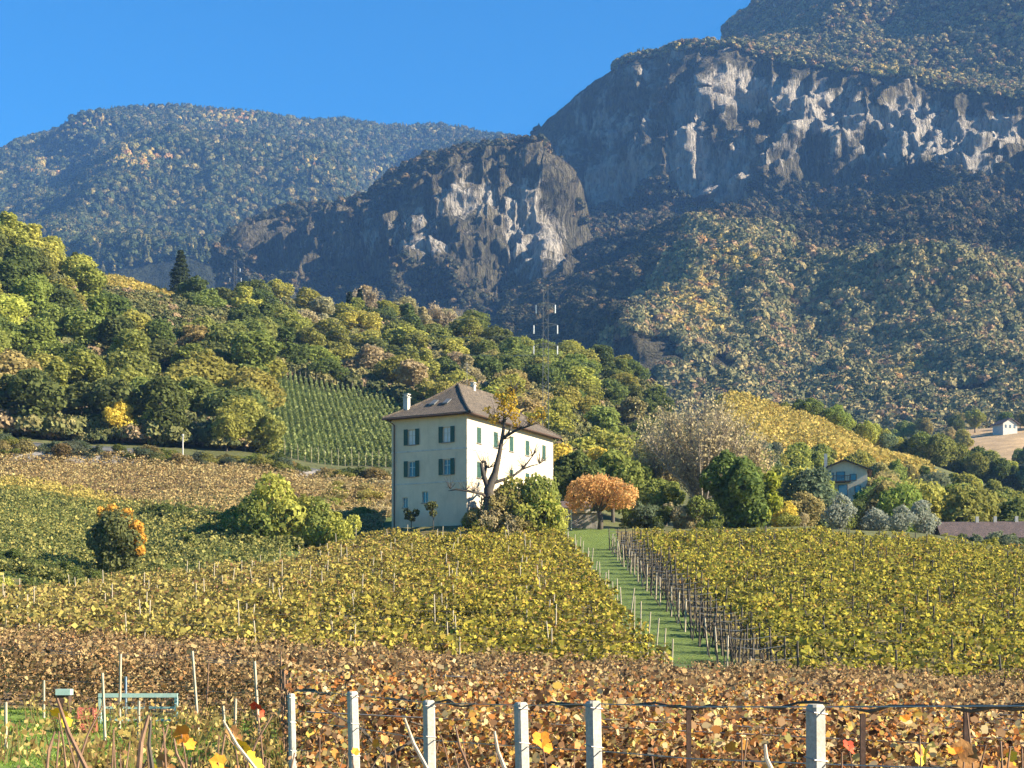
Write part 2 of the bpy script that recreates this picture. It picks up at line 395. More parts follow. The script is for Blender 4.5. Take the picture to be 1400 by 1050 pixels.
def blob_leaves(blobs, n, s, inner=.25, jit=.6, zflat=1.0):
    """leaves over the surfaces of blobs (cx,cy,cz,r); denser outside, some inside; gaps from uneven patches"""
    B = np.array(blobs, float); w = B[:, 3]**2; w /= w.sum()
    j = rng.choice(len(B), size=int(n*1.6), p=w)
    d = rng.normal(size=(len(j), 3)); d /= np.linalg.norm(d, axis=1, keepdims=True)
    r = B[j, 3]*(1-inner*rng.random(len(j))**2+rng.normal(size=len(j))*.07)
    lump = fbm(d*2.3+B[j, :3]*1.7, 2, 3)
    r = r*(.78+.44*lump)
    C = B[j, :3]+d*r[:, None]*np.array([1, 1, zflat])
    keep = np.ones(len(j), bool)
    for b in range(len(B)):
        dd = np.linalg.norm((C-B[b, :3])/np.array([1, 1, zflat]), axis=1)
        keep &= ~((dd < B[b, 3]*.66) & (j != b))
    keep &= vnoise(C*1.1, 11) > .17
    C = C[keep][:n]; d = d[keep][:n]
    N = d+rng.normal(size=d.shape)*jit
    V, Fc = quads(C, N, s*(.65+.7*rng.random(len(C))))
    return V, Fc, rng.random(len(Fc))
def crown_mesh(name, blobs, n, s, mat=None, **kw):
    V, Fc, v = blob_leaves(blobs, n, s, **kw)
    return np_mesh(name, V, Fc, mat or M['leaves'], face_attr={'v': v})
def rand_blobs(w, h, z0, n, rmin, rmax, rs):
    out = []
    for k in range(n):
        a = rs.uniform(0, 2*math.pi); t_ = rs.random()**.6
        zz = rs.random()
        rad = w/2*t_*math.sqrt(max(.05, 1-(2*zz-1)**2*.85))
        r = rs.uniform(rmin, rmax)
        out.append((math.cos(a)*max(0, rad-r*.4), math.sin(a)*max(0, rad-r*.4), z0+r*.7+zz*(h-r*1.5), r))
    big = list(out)
    for k in range(int(n*1.5)):                                       # small sprays standing out of the outline
        b = rs.choice(big); a = rs.uniform(0, 6.28); e = rs.uniform(-.3, 1.4); q = b[3]*rs.uniform(.85, 1.15)
        out.append((b[0]+math.cos(a)*math.cos(e)*q, b[1]+math.sin(a)*math.cos(e)*q, max(z0*.6, b[2]+math.sin(e)*q), rs.uniform(rmin*.3, rmin*.6)))
    return out
def trunk_mb(h, r, blobs, rs, lean=.2, nb=7):
    m = MB(); x = rs.uniform(-lean, lean); y = rs.uniform(-lean, lean)
    m.tube([(0, 0, -.8), (0, 0, .1), (x*.4, y*.4, h*.4), (x, y, h*.85)], [r*1.5, r*1.15, r*.8, r*.35], 7)
    for b in sorted(blobs, key=lambda q: -q[3])[:nb]:
        t_ = rs.uniform(.3, .7); s0 = (x*t_, y*t_, h*.85*t_)
        mid = ((s0[0]+b[0])/2+rs.uniform(-.3, .3), (s0[1]+b[1])/2, (s0[2]+b[2])/2+.2)
        m.tube([s0, mid, (b[0], b[1], b[2])], [r*.45, r*.28, r*.1], 5)
    return m
PROTO = {}
def make_proto(kind, i):
    """returns (trunk mesh, crown mesh) of one tree kind, unit height about as listed"""
    rs = random.Random(hash((kind, i)) % 99991 if False else sum(map(ord, kind))*31+i)
    if kind == 'broadleaf_tree':   # 10 m
        bl = rand_blobs(8.6, 8.2, 1.6, 15, 1.3, 2.4, rs); n, s, h, r = 5600, .31, 9, .22
    elif kind == 'tall_tree':      # 12 m oval
        bl = rand_blobs(6.0, 10.5, 1.4, 15, 1.0, 2.0, rs); n, s, h, r = 5000, .30, 11, .2
    elif kind == 'bush':           # 3 m
        bl = rand_blobs(4.0, 3.0, -.3, 11, .45, .95, rs); n, s, h, r = 3600, .115, 2, .08
    elif kind == 'olive_tree':     # 4.5 m
        bl = rand_blobs(4.2, 3.6, .9, 11, .7, 1.2, rs); n, s, h, r = 2600, .16, 3.4, .14
    tm = trunk_mb(h, r, bl, rs).mesh(kind+'_trunk', M['bark'], True)
    cm = crown_mesh(kind+'_crown', bl, n, s)
    return tm, cm
for kd, nv in (('broadleaf_tree', 6), ('tall_tree', 4), ('bush', 4), ('olive_tree', 3)):
    PROTO[kd] = [make_proto(kd, i) for i in range(nv)]
def plant(kind, X, Y, sc, colour, label, cat, group=None, name=None, var=None, dz=0, stretch=1.0, sxy=1.0):
    tm, cm = PROTO[kind][var if var is not None else random.randrange(len(PROTO[kind]))]
    e = empty(name or kind, (X, Y, g1(X, Y)+dz), random.uniform(0, 6.28))
    e.scale = (sc*sxy*random.uniform(.9, 1.12), sc*sxy*random.uniform(.9, 1.12), sc*stretch)
    tag(e, label, cat, group)
    link('trunk' if kind != 'bush' else 'stem', tm, None, e)
    c = link('crown' if kind != 'bush' else 'foliage', cm, None, e)
    c.color = (*colour, 1)
    return e
GREENS = {'olive': (.31, .30, .075), 'dark': (.13, .16, .05), 'mid': (.22, .25, .065), 'yellow': (.62, .49, .09), 'lime': (.40, .40, .09),
          'brown': (.33, .275, .11), 'beige': (.42, .35, .19), 'rust': (.45, .24, .09), 'blue': (.16, .19, .11)}
def jit(c, a=.18):
    f = 1+random.uniform(-a, a)
    return tuple(max(0, x*f*(1+random.uniform(-a*.4, a*.4))) for x in c)
WORD = {'olive': 'olive-green', 'dark': 'dark green', 'mid': 'mid green', 'yellow': 'golden yellow', 'lime': 'yellow-green', 'brown': 'brownish', 'beige': 'pale beige', 'rust': 'rusty orange', 'blue': 'grey-green'}
def px_of(X, Y): return CX+F*X/Y

# ---- woods: poisson placing on the hill
WOODS = []
def fill(u0, u1, y0, y1, sp, inside, tries=9000, lim=400, exist=None):
    pts = exist if exist is not None else []
    out = []
    for _ in range(tries):
        Y = random.uniform(y0, y1); X = (random.uniform(u0, u1)-CX)/F*Y
        u = px_of(X, Y)
        if not inside(u, Y): continue
        if all((X-a)**2+((Y-b)*.8)**2 > sp*sp for a, b in pts):
            pts.append((X, Y)); out.append((X, Y))
            if len(out) >= lim: break
    return out
def in_left(u, Y):
    lo = np.interp(u, [-100, 0, 150, 300, 345, 380], [203, 204, 206, 209, 213, 400])
    hi = np.interp(u, [-100, 0, 100, 140, 200, 250, 300, 380], [352, 345, 340, 300, 278, 288, 306, 330])
    return lo < Y < hi
def in_mid(u, Y):
    lo = np.interp(u, [334, 345, 470, 540, 600, 700, 760, 880, 905], [345, 296, 300, 298, 270, 215, 190, 260, 330])
    hi = np.interp(u, [334, 335, 345, 420, 540, 640, 760, 900], [370, 375, 400, 415, 415, 410, 408, 398])
    return lo < Y < hi
allw = []
wl = fill(-90, 372, 203, 352, 7.3, in_left, lim=115, exist=allw)
wm = fill(260, 905, 190, 420, 8.0, in_mid, lim=178, exist=allw)
for (X, Y) in wl:
    u = px_of(X, Y)
    nz = float(fbm(np.array([[X/14, Y/14, 0]]), 2, 21)[0])+random.uniform(-.16, .16)
    w = 'lime' if (Y > 320 and u < 150 and nz > .42) else 'dark' if nz < .36 else 'mid' if nz < .5 else 'olive' if nz < .66 else 'lime' if nz < .78 else 'brown'
    kind = random.choice(['broadleaf_tree', 'broadleaf_tree', 'tall_tree'])
    zone = 'near its crest' if Y > 300 else 'halfway up' if Y > 245 else 'at its foot'
    plant(kind, X, Y, random.uniform(.95, 1.25), jit(GREENS[w]), '%s %s tree on the wooded slope above the road, %s' % (WORD[w], 'tall' if kind[0] == 't' else 'broad-crowned', zone),
          'tree', 'trees on the wooded slope above the road', var=None, dz=-1.6, sxy=1.2, stretch=.92)
for (X, Y) in wm:
    u = px_of(X, Y)
    nz = float(fbm(np.array([[X/16, Y/16, 5]]), 2, 33)[0])+random.uniform(-.17, .17)
    w = 'dark' if nz < .34 else 'mid' if nz < .47 else 'olive' if nz < .64 else 'lime' if nz < .76 else 'beige' if (u < 640 and nz > .6) else 'brown'
    if 470 < u < 620 and Y > 380 and random.random() < .5: w = 'beige'
    kind = random.choice(['broadleaf_tree', 'broadleaf_tree', 'tall_tree'])
    zone = 'on its crest' if Y > 385 else 'halfway up' if Y > 300 else 'at its foot'
    side = 'above the green vineyard' if u < 545 else 'behind the cream house' if u < 760 else 'at its right end'
    plant(kind, X, Y, random.uniform(.78, 1.05)*(1 if Y > 240 else .75), jit(GREENS[w]), '%s %s tree on the wooded hill %s, %s' % (WORD[w], 'tall' if kind[0] == 't' else 'broad-crowned', side, zone),
          'tree', 'trees on the wooded hill behind the house', dz=-1.3, sxy=1.22, stretch=.9)
# special coloured trees of the woods
for px, Y, sc, w, lb in ((168, 208, .62, 'yellow', 'small golden yellow tree at the road edge under the woods'),
                         (210, 209, .5, 'lime', 'bright yellow-green small tree beside the golden one at the road'),
                         (335, 212, .8, 'olive', 'olive tree at the lower left corner of the green vineyard'),
                         (310, 209, .62, 'olive', 'low rounded tree overhanging the road left of the green vineyard')):
    X = (px-CX)/F*Y; plant('broadleaf_tree', X, Y, sc, GREENS[w], lb, 'tree', name='roadside_tree')

# ------------------------------------------------------------------ vine rows
def leaf_row(X0, Y0, X1, Y1, top, bot, width, dens, size, mat, k=4, gaps=.0, name='foliage', origin=None, seed=0, tall=0.0):
    L = math.hypot(X1-X0, Y1-Y0); n = int(L*dens)
    t_ = rng.random(n); nx, ny = -(Y1-Y0)/L, (X1-X0)/L
    lump = fbm(np.stack([t_*L*1.1, t_*0+seed, t_*0], 1), 3, 40)
    w = rng.normal(size=n)*width*.45
    hgt = rng.random(n)**.65
    z = bot+(top*(.7+.62*lump)-bot)*hgt+(rng.random(n) < .06)*rng.random(n)*tall
    x = X0+(X1-X0)*t_+nx*w; y = Y0+(Y1-Y0)*t_+ny*w
    keep = np.ones(n, bool)
    if gaps: keep = fbm(np.stack([t_*L*1.3, t_*0+seed+.5, hgt*1.5], 1), 2, 60) > gaps
    x, y, z = x[keep], y[keep], z[keep]
    C = np.stack([x, y, G(x, y)+z], 1)
    N = np.stack([nx*np.sign(w[keep])*.6, ny*np.sign(w[keep])*.6, np.full(len(x), .55)], 1)+rng.normal(size=C.shape)*.6
    o = np.array(origin if origin is not None else (0, 0, 0))
    V, Fc = quads(C-o, N, size*(.45+.5*rng.random(len(C))+1.0*rng.random(len(C))**5), k=k)
    return np_mesh(name, V, Fc, mat, face_attr={'v': rng.random(len(Fc))})
POST = {}
def post_mesh(kind):
    if kind in POST: return POST[kind]
    h, r, m = {'pale': (2.45, .03, 'stake'), 'dark': (2.3, .045, 'wood_dark'), 'short': (2.1, .04, 'stake'), 'mid': (1.75, .02, 'cane')}[kind]
    mb = MB(); mb.tube([(0, 0, -.4), (0, 0, h*.5), (0, 0, h)], [r*1.1, r, r*.92], 6)
    POST[kind] = mb.mesh('post_'+kind, M[m]); return POST[kind]
def stem_mesh(seed):
    r_ = random.Random(seed); m = MB(); a, b = r_.gauss(0, .12), r_.gauss(0, .1)
    m.tube([(0, 0, -.2), (a*.5, b, .6), (a, b, 1.3)], [.05, .04, .025], 5)
    m.tube([(a, b, 1.25), (a+.3, b+.1, 1.5), (a+.7, b, 1.65)], [.022, .018, .01], 4); m.tube([(a, b, 1.28), (a-.25, b-.1, 1.5), (a-.6, b, 1.6)], [.022, .018, .01], 4)
    return m.mesh('vine_stem', M['bark_dark'])
STEMS = [stem_mesh(i) for i in range(4)]
def vine_row(X0, Y0, X1, Y1, label, group, mat, top=1.8, bot=.7, width=.5, dens=60, size=.16, post='pale', step=5.0, k=4, gaps=0, stems=True, wires=True, cat='vine row', tall=0, lean=.05, stem_step=2.6):
    L = math.hypot(X1-X0, Y1-Y0)
    mx, my = (X0+X1)/2, (Y0+Y1)/2
    o = np.array([mx, my, g1(mx, my)])
    e = empty('vine_row', o); tag(e, label, cat, group)
    link('foliage', leaf_row(X0, Y0, X1, Y1, top, bot, width, dens, size, mat, k, gaps, 'vine_foliage', o, random.randrange(999), tall), None, e)
    if post:
        n = min(90, max(1, int(L/step)))
        pm = post_mesh(post)
        for i in range(n+1):
            t_ = min(1, (i+(random.uniform(-.2, .2) if 0 < i < n else 0))/n); x, y = lerp(X0, X1, t_), lerp(Y0, Y1, t_)
            p = link('post', pm, None, e); p.location = (x-o[0], y-o[1], g1(x, y)-o[2])
            p.rotation_euler = (random.gauss(0, lean), random.gauss(0, lean), 0); p.scale = (1, 1, random.uniform(.72, 1.08))
    if stems:
        n = max(1, int(L/stem_step))
        for k in range(n):
            t_ = (k+.15+.7*random.random())/n; x, y = lerp(X0, X1, t_), lerp(Y0, Y1, t_)
            q = link('vine_stem', random.choice(STEMS), None, e); q.location = (x-o[0], y-o[1], g1(x, y)-o[2]); q.rotation_euler = (random.gauss(0, .08), random.gauss(0, .08), random.uniform(0, 6.28)); q.scale = (1, 1, top/1.8)
    if wires:
        m = MB(); n = max(2, int(L/6))
        for h in (top*.55, top*.95):
            m.tube([(lerp(X0, X1, i/n)-o[0], lerp(Y0, Y1, i/n)-o[1], g1(lerp(X0, X1, i/n), lerp(Y0, Y1, i/n))+h-o[2]) for i in range(n+1)], .008, 3, False)
        m.build('wire', M['wire'], e)
    return e

# golden plots on both sides of the grass path
Yr = np.arange(58.0, 129.5, 2.75)
for i, Y in enumerate(Yr):
    # left plot
    if Y < 87: x0 = -.37*Y-2
    else: x0 = np.interp(Y, [87, 97, 108, 125, 136], [(-20-CX)/F*87, (150-CX)/F*97, (300-CX)/F*108, (470-CX)/F*125, (560-CX)/F*136])
    x1 = xl(Y)-.3
    xm = lerp(x0, x1, .55 if Y < 100 else .35)
    o_ = ordn(i+1)
    vine_row(x0, Y, x1, Y, '%s hillside vine row from the bottom on the left of the grass path' % o_, 'vine rows on the hillside left of the grass path',
             M['vine_left'], top=1.85, bot=.4, width=.7, dens=170, size=.125, post='pale', step=4.2, gaps=.36, lean=.06)
    # right plot
    x0 = xr(Y)+.1; x1 = min(.42*Y+4, 62)
    vine_row(x0+2.0, Y, x1, Y+.6, '%s golden vine row from the bottom on the right of the grass path' % o_, 'golden vine rows right of the grass path',
             M['vine_gold'], top=1.95, bot=.5, width=.75, dens=175, size=.125, post='dark', step=3.4, gaps=.38)
    e = empty('trellis_end', (x0, Y, g1(x0, Y)))
    tag(e, 'bare dark trellis end of the %s row right of the grass path' % o_, 'trellis', 'bare trellis ends along the right side of the grass path')
    for q in range(3):
        xx = x0+q*.65
        p = link('post', post_mesh('short' if q == 0 and random.random() < .6 else 'dark'), None, e); p.scale = (1, 1, .85); p.location = (xx-x0, random.uniform(-.3, .3), g1(xx, Y)-g1(x0, Y)); p.rotation_euler = (random.gauss(0, .04), random.gauss(0, .05), 0)
    g0 = g1(x0, Y)
    for q in range(5):
        xx = x0+q*.38; yy = Y+random.uniform(-.8, .8)
        st = link('vine_stem', random.choice(STEMS), None, e); st.location = (xx-x0, yy-Y, g1(xx, yy)-g0); st.rotation_euler = (random.gauss(0, .15), random.gauss(0, .2), random.uniform(0, 6.28)); st.scale = (.8, .8, random.uniform(.9, 1.1))
    MB().tube([(0, 0, 1.7), (.9, 0, 1.6), (1.9, 0, 1.75)], .015, 4).build('wire', M['wire'], e)

# red plot on the flat in front
Yf = np.concatenate([np.arange(13.2, 34, 1.75), np.arange(34.5, 57, 2.2)])
for i, Y in enumerate(Yf):
    ul = np.interp(Y, [10, 13, 20, 32, 34, 36], [470, 420, 395, 380, -60, -60])
    x0 = (ul-CX)/F*Y; x1 = .42*Y+4
    near = Y < 24
    vine_row(x0, Y, x1, Y-.25, '%s russet vine row behind the concrete posts on the flat field' % ordn(i+1), 'russet vine rows on the flat field',
             M['vine_red'] if near else M['vine_bare'], top=1.62, bot=.5 if near else .1, width=.6, dens=(1080 if Y < 17 else 1150) if near else 560, size=(.046 if Y < 17 else .044) if near else .06, post='mid' if Y > 20 else None, step=7,
             k=12 if near else 4, gaps=.36, stems=near, tall=.3, stem_step=2.2)
# lower-left fields beyond the crest
for i, Y in enumerate(np.arange(113, 166, 3.1)):
    edge = np.interp(Y, [87, 97, 108, 125, 136, 160], [0, 150, 300, 470, 520, 500])
    x0 = (-60-CX)/F*Y; x1 = (min(edge-8, np.interp(Y, [113, 125, 140, 146, 166], [330, 395, 470, 300, 120]))-CX)/F*Y
    vine_row(x0, Y, x1, Y+1.0, '%s low green vine row from the front in the hollow' % ordn(i+1), 'green vine rows in the hollow',
             M['vine_yellow'] if 157 < Y < 167 else M['vine_green'], top=1.3, bot=.1, width=1.1, dens=110, size=.15, post=None, stems=False, wires=False)
for i, Y in enumerate(np.concatenate([np.arange(141, 166, 2.8), np.arange(168, 190, 2.6)])):
    u0 = np.interp(Y, [141, 152, 166, 168], [300, 230, 130, -60]); u1 = np.interp(Y, [141, 190], [520, 540])
    vine_row((u0-CX)/F*Y, Y, (u1-CX)/F*Y, Y+3, '%s brown vine row from the front in the sloping plot below the road' % ordn(i+1), 'brown vine rows below the road',
             M['vine_brown'], top=1.3, bot=.1, width=.9, dens=100, size=.14, post=None, stems=False, wires=False)
# steep green vineyard under the woods: rows run up the slope
for i in range(27):
    u0 = 366+i*9.2-(i > 40)*0; ya, yb = 217+i*.3, np.interp(i, [0, 26], [296, 297])
    xa = (u0+14-CX)/F*ya; xb = (u0*0.78+82+i*.0-CX)/F*yb
    vine_row(xa, ya, xb, yb, '%s row from the left in the deep green vineyard under the woods' % ordn(i+1), 'deep green vine rows running up the slope',
             M['vine_deep'], top=1.75, bot=.3, width=.22, dens=46, size=.2, post='pale', step=45, stems=False, wires=False, lean=.03)
# yellow fields
for i, Y in enumerate(np.arange(298, 356, 3.6)):
    u0 = np.interp(Y, [298, 356], [985, 960]); u1 = np.interp(Y, [298, 320, 340, 356], [1290, 1255, 1180, 1080])
    vine_row((u0-CX)/F*Y, Y, (u1-CX)/F*Y, Y, '%s row from below in the bright yellow vineyard behind the bare tree' % ordn(i+1), 'yellow vine rows right of the bare tree',
             M['vine_yellow'], top=1.6, bot=.1, width=1.6, dens=26, size=.42, post=None, stems=False, wires=False)
for i, Y in enumerate(np.arange(352, 402, 4.5)):
    vine_row((125-CX)/F*Y, Y, (np.interp(Y, [352, 402], [345, 300])-CX)/F*Y, Y, '%s row from below in the small yellow vineyard beside the tall conifer' % ordn(i+1), 'yellow vine rows on the left hilltop',
             M['vine_yellow'], top=1.5, bot=.1, width=1.6, dens=26, size=.42, post=None, stems=False, wires=False)

# ------------------------------------------------------------------ single trees and bushes
def mixed_blob_tree(name, px, Y, blobs, n, s, colour, label, trunk=None, cat='tree', extra=None, group=None):
    X = (px-CX)/F*Y
    e = empty(name, (X, Y, g1(X, Y))); tag(e, label, cat, group)
    if trunk: trunk.build('trunk', M['bark'], e, True)
    c = link('crown', crown_mesh('crown', blobs, n, s), None, e); c.color = (*colour, 1)
    for nm, bl, n2, s2, c2 in (extra or []):
        c = link(nm, crown_mesh(nm, bl, n2, s2), None, e); c.color = (*c2, 1)
    return e
rs = random.Random(4)
# round tree left; sunlight painted as orange leaves on its right side and top
bl = rand_blobs(4.9, 5.6, .5, 13, .8, 1.4, rs)
mixed_blob_tree('round_tree', 152, 119, bl, 6500, .16, (.17, .18, .07), 'round grey-green tree with an orange sunny side on the left edge of the straw vineyard', trunk_mb(3.5, .13, bl, rs),
                extra=[('sun_tint_leaves', [(2.3, -.1, 3.6, .55), (2.1, -.3, 4.5, .6), (1.3, -.2, 5.5, .6), (2.4, -.2, 2.7, .45), (.1, 0, 5.9, .5), (-.8, 0, 5.8, .4)], 1500, .15, (.62, .36, .07))])
# hedge bush group below the road
for (px, Y, sc, w, lb) in ((345, 133, 1.05, 'mid', 'leftmost bush of the hedge clump left of the house'), (372, 134, 1.5, 'lime', 'tallest yellow-green bush of the hedge clump'),
                           (402, 134, 1.15, 'olive', 'rounded olive bush right of the tallest one in the hedge clump'), (432, 133, 1.1, 'mid', 'green bush near the right end of the hedge clump'),
                           (456, 132, .95, 'lime', 'bright yellow-green bush at the right end of the hedge clump'), (320, 136, .8, 'mid', 'low bush trailing off the left end of the hedge clump')):
    plant('bush', (px-CX)/F*Y, Y, sc*1.3, GREENS[w], lb, 'bush', 'bushes of the hedge clump', name='bush', stretch=1.15)
for k, (px, Y, sc, w) in enumerate(((55, 106, .7, 'dark'), (5, 104, .8, 'lime'), (25, 99, .6, 'yellow'), (100, 104, .55, 'dark'), (205, 108, .5, 'mid'), (235, 118, .55, 'mid'), (262, 132, .5, 'mid'), (215, 128, .4, 'dark'), (285, 136, .6, 'mid'))):
    plant('bush', (px-CX)/F*Y, Y, sc, GREENS[w], '%s low bush in the hollow, %s' % (WORD[w], ('by the round tree', 'at the picture edge', 'at the picture edge, front', 'under the round tree', 'right of the round tree', 'on the terrace edge', 'on the terrace near the hedge clump', 'on the terrace middle', 'next to the hedge clump')[k]), 'bush', name='bush')
# scrub along the road bank
for k in range(85):
    u = random.uniform(-30, 530); Y = np.interp(u, [0, 300, 540], [189.5, 194, 196])+random.uniform(-2.5, 2)
    w = random.choice(['dark', 'olive', 'mid', 'brown', 'blue', 'brown'])
    plant('bush', (u-CX)/F*Y, Y, random.uniform(.6, 1.15), jit(tuple(c*.7 for c in GREENS[w])), '%s scrub bush on the stony bank below the road' % WORD[w], 'bush', 'scrub on the bank below the road', name='scrub_bush', stretch=.75)
for k in range(34):
    u = random.uniform(425, 535); Y = random.uniform(150, 190)
    plant('bush', (u-CX)/F*Y, Y, random.uniform(.6, 1.1), jit(GREENS[random.choice(['beige', 'brown', 'olive'])]), 'dry brown scrub on the slope left of the house', 'bush', 'dry scrub on the slope left of the house', name='scrub_bush', stretch=.6)
for k in range(20):                                                   # dark hedge along the terrace edge
    u = lerp(196, 335, k/19)+random.uniform(-3, 3); Y = np.interp(u, [196, 335], [152, 141])
    plant('bush', (u-CX)/F*Y, Y, random.uniform(.5, .8), jit(GREENS['dark']), 'dark bush of the low hedge along the terrace edge between round tree and hedge clump', 'bush', 'low hedge along the terrace edge', name='hedge_bush', stretch=.8)
for k in range(15):
    u = lerp(-20, 132, k/14); Y = 115.5+random.uniform(-.5, .5)
    plant('bush', (u-CX)/F*Y, Y, random.uniform(.5, .85), jit(GREENS['dark']), 'dark bush of the hedge running from the left picture edge to the round tree', 'bush', 'dark hedge left of the round tree', name='hedge_bush', stretch=.8)
# right of the house
def P3(px, Y): return (px-CX)/F*Y
for (px, Y, kd, sc, w, lb) in (
    (790, 158, 'broadleaf_tree', .72, 'dark', 'dark green tree behind the right end of the house'),
    (838, 160, 'broadleaf_tree', .8, 'mid', 'green tree with dark base behind the orange one'),
    (812, 176, 'broadleaf_tree', .75, 'yellow', 'yellow-topped tree behind the dark ones right of the house'),
    (862, 172, 'broadleaf_tree', .7, 'lime', 'yellow-green tree between the orange and the bare tree'),
    (765, 172, 'tall_tree', .62, 'yellow', 'slim golden yellow tree rising behind the house roof'),
    (905, 146, 'broadleaf_tree', .5, 'mid', 'spreading green tree left of the big green fig-like tree'),
    (1100, 160, 'broadleaf_tree', .5, 'brown', 'brownish tree right of the big green tree'),
    (1076, 152, 'broadleaf_tree', .4, 'yellow', 'small orange-yellow tree touching the big green tree'),
    (1108, 224, 'broadleaf_tree', .75, 'olive', 'olive tree in front of the left corner of the chalet'),
    (1126, 215, 'broadleaf_tree', .62, 'lime', 'yellow-green tree below the chalet'),
    (1150, 210, 'broadleaf_tree', .55, 'mid', 'green tree hiding the foot of the chalet'),
    (1178, 212, 'broadleaf_tree', .6, 'dark', 'dark tree below the right corner of the chalet'),
    (1196, 226, 'broadleaf_tree', .8, 'brown', 'brownish-grey tree right of the chalet'),
    (1010, 290, 'broadleaf_tree', .5, 'mid', 'green tree at the foot of the yellow vineyard'),
    ):
    plant(kd, P3(px, Y), Y, sc, GREENS[w], lb, 'tree', name=kd)
# grey bare brush in front of them
for k, (px, sc, w) in enumerate(((885, 1.0, 'blue'), (905, .8, 'dark'), (928, .95, 'beige'), (945, .8, 'beige'), (868, .7, 'dark'), (1075, .6, 'olive'), (1095, .5, 'beige'), (958, 1.1, 'mid'))):
    plant('bush', P3(px, 138.5), 138.5, sc, jit(GREENS[w], .05), '%s shrub above the right golden plot, %s' % (WORD[w], ('tallest left of the green tree', 'dark one in the thicket', 'twiggy one beside the green tree', 'low twiggy one under the green tree', 'next to the orange tree', 'right of the green tree', 'farthest right of the green tree', 'mid-height one touching the green tree')[k]), 'shrub', name='shrub')
# big green tree
bl = rand_blobs(8.0, 7.2, .2, 22, .9, 1.6, rs)
mixed_blob_tree('fig_tree', 1005, 141, bl, 11000, .23, (.15, .20, .055), 'large bright green leafy tree at the top edge of the right golden plot', trunk_mb(4.5, .2, bl, rs),
                extra=[('yellow_leaves', [(3.4, -.5, 4.6, .9), (3.6, 0, 2.6, .9), (2.6, -1, 1.5, .7)], 900, .24, (.30, .32, .05))])
# orange tree with dark twisted trunk
m = MB()
m.tube([(0, 0, -.4), (.1, 0, .8), (-.1, 0, 1.8)], [.3, .24, .2], 8)
for a in range(9):
    an = a/9*6.28; m.tube([(-.1, 0, 1.5+.1*(a % 3)), (.7*math.cos(an), .7*math.sin(an), 2.3), (2.1*math.cos(an), 2.1*math.sin(an), 3.2+.5*(a % 3))], [.13, .08, .025], 5)
bl = [(rs.uniform(-2.3, 2.3), rs.uniform(-1.6, 1.6), 0, rs.uniform(.7, 1.05)) for _ in range(30)]
bl = [(x*1.12, y, 4.1-.3*x*x*.8+rs.uniform(-1.1, .35), r) for x, y, _, r in bl]
mixed_blob_tree('orange_tree', 820, 134.5, bl, 6200, .13, (.62, .38, .15), 'round orange-brown tree on a dark twisted trunk at the top of the grass path', m)
# olive trees on the right
for px, Y, sc, lb in ((1148, 152, .93, 'leftmost and widest of the four silvery olive trees'), (1196, 153, .82, 'second silvery olive tree from the left'),
                      (1231, 150, .72, 'smallest silvery olive tree, third from the left'), (1262, 154, .95, 'rightmost of the four silvery olive trees'),
                      ):
    plant('olive_tree', P3(px, Y), Y, sc, (.30, .32, .25), lb, 'olive tree', 'silvery olive trees above the right golden plot', dz=.5)
for k, (px, Y, sc, w) in enumerate(((1330, 150, .8, 'blue'), (1372, 151, 1.1, 'blue'), (1400, 152, 1.2, 'dark'), (1300, 149, .6, 'olive'), (1310, 158, .8, 'dark'), (1355, 145, .6, 'olive'))):
    plant('bush', P3(px, Y), Y, sc, jit(GREENS[w], .05), '%s shrub below the long low roofs at the right edge, %s' % (WORD[w], ordn(k+1)), 'shrub', name='shrub', group='shrubs below the low roofs')
# tree line behind the yellow field, descending to the right
tl = []
for k in range(46):
    t_ = k/45; u = lerp(935, 1440, t_)+random.uniform(-6, 6)
    Y = np.interp(u, [935, 1240, 1440], [366, 352, 340])+random.uniform(-3, 8)
    w = random.choice(['mid', 'olive', 'lime', 'mid', 'dark', 'lime' if u < 1200 else 'blue'])
    sc = np.interp(u, [935, 1060, 1120, 1240, 1440], [.38, .42, .72, .9, .8])*random.uniform(.85, 1.2)
    plant('broadleaf_tree', P3(u, Y), Y, sc*.93, jit(GREENS[w]), '%s tree in the line that descends along the far edge of the yellow vineyard' % WORD[w], 'tree', 'trees in the line behind the yellow vineyard', name='hedgerow_tree')
# thicket at mid right
def in_r(u, Y):
    return True
pr = fill(1035, 1430, 172, 296, 6.6, lambda u, Y: not (1112 < u < 1192 and Y < 252) and not (u > 1265 and 160 < Y < 186) and Y < np.interp(u, [1035, 1100, 1240, 1430], [290, 292, 300, 305]), lim=92)
for (X, Y) in pr:
    u = px_of(X, Y); w = random.choice(['mid', 'dark', 'olive', 'mid', 'blue', 'lime'])
    if 1180 < u < 1260 and random.random() < .5: w = 'brown'
    top = np.interp(u, [1035, 1100, 1180, 1250, 1330, 1430], [606, 606, 622, 640, 655, 672])      # crowns stay below the yellow field
    zmax = (HY-top)/F*Y-g1(X, Y)
    sc = min(random.uniform(.7, 1.0), max(.35, zmax/9.2))
    plant('broadleaf_tree', X, Y, sc, jit(GREENS[w]), '%s tree in the thicket between the yellow vineyard and the olive trees' % WORD[w], 'tree', 'trees of the thicket on the right', name='thicket_tree')
# ridge trees behind upper-left yellow vineyard
for k in range(26):
    u = random.uniform(120, 335); Y = random.uniform(404, 420)
    w = random.choice(['beige', 'brown', 'beige', 'olive', 'beige'])
    plant('bush', P3(u, Y), Y, random.uniform(1.1, 1.9), jit(GREENS[w]), '%s shrub behind the small yellow vineyard on the left hilltop' % WORD[w], 'shrub', 'shrubs behind the hilltop vineyard', name='shrub', stretch=.9)
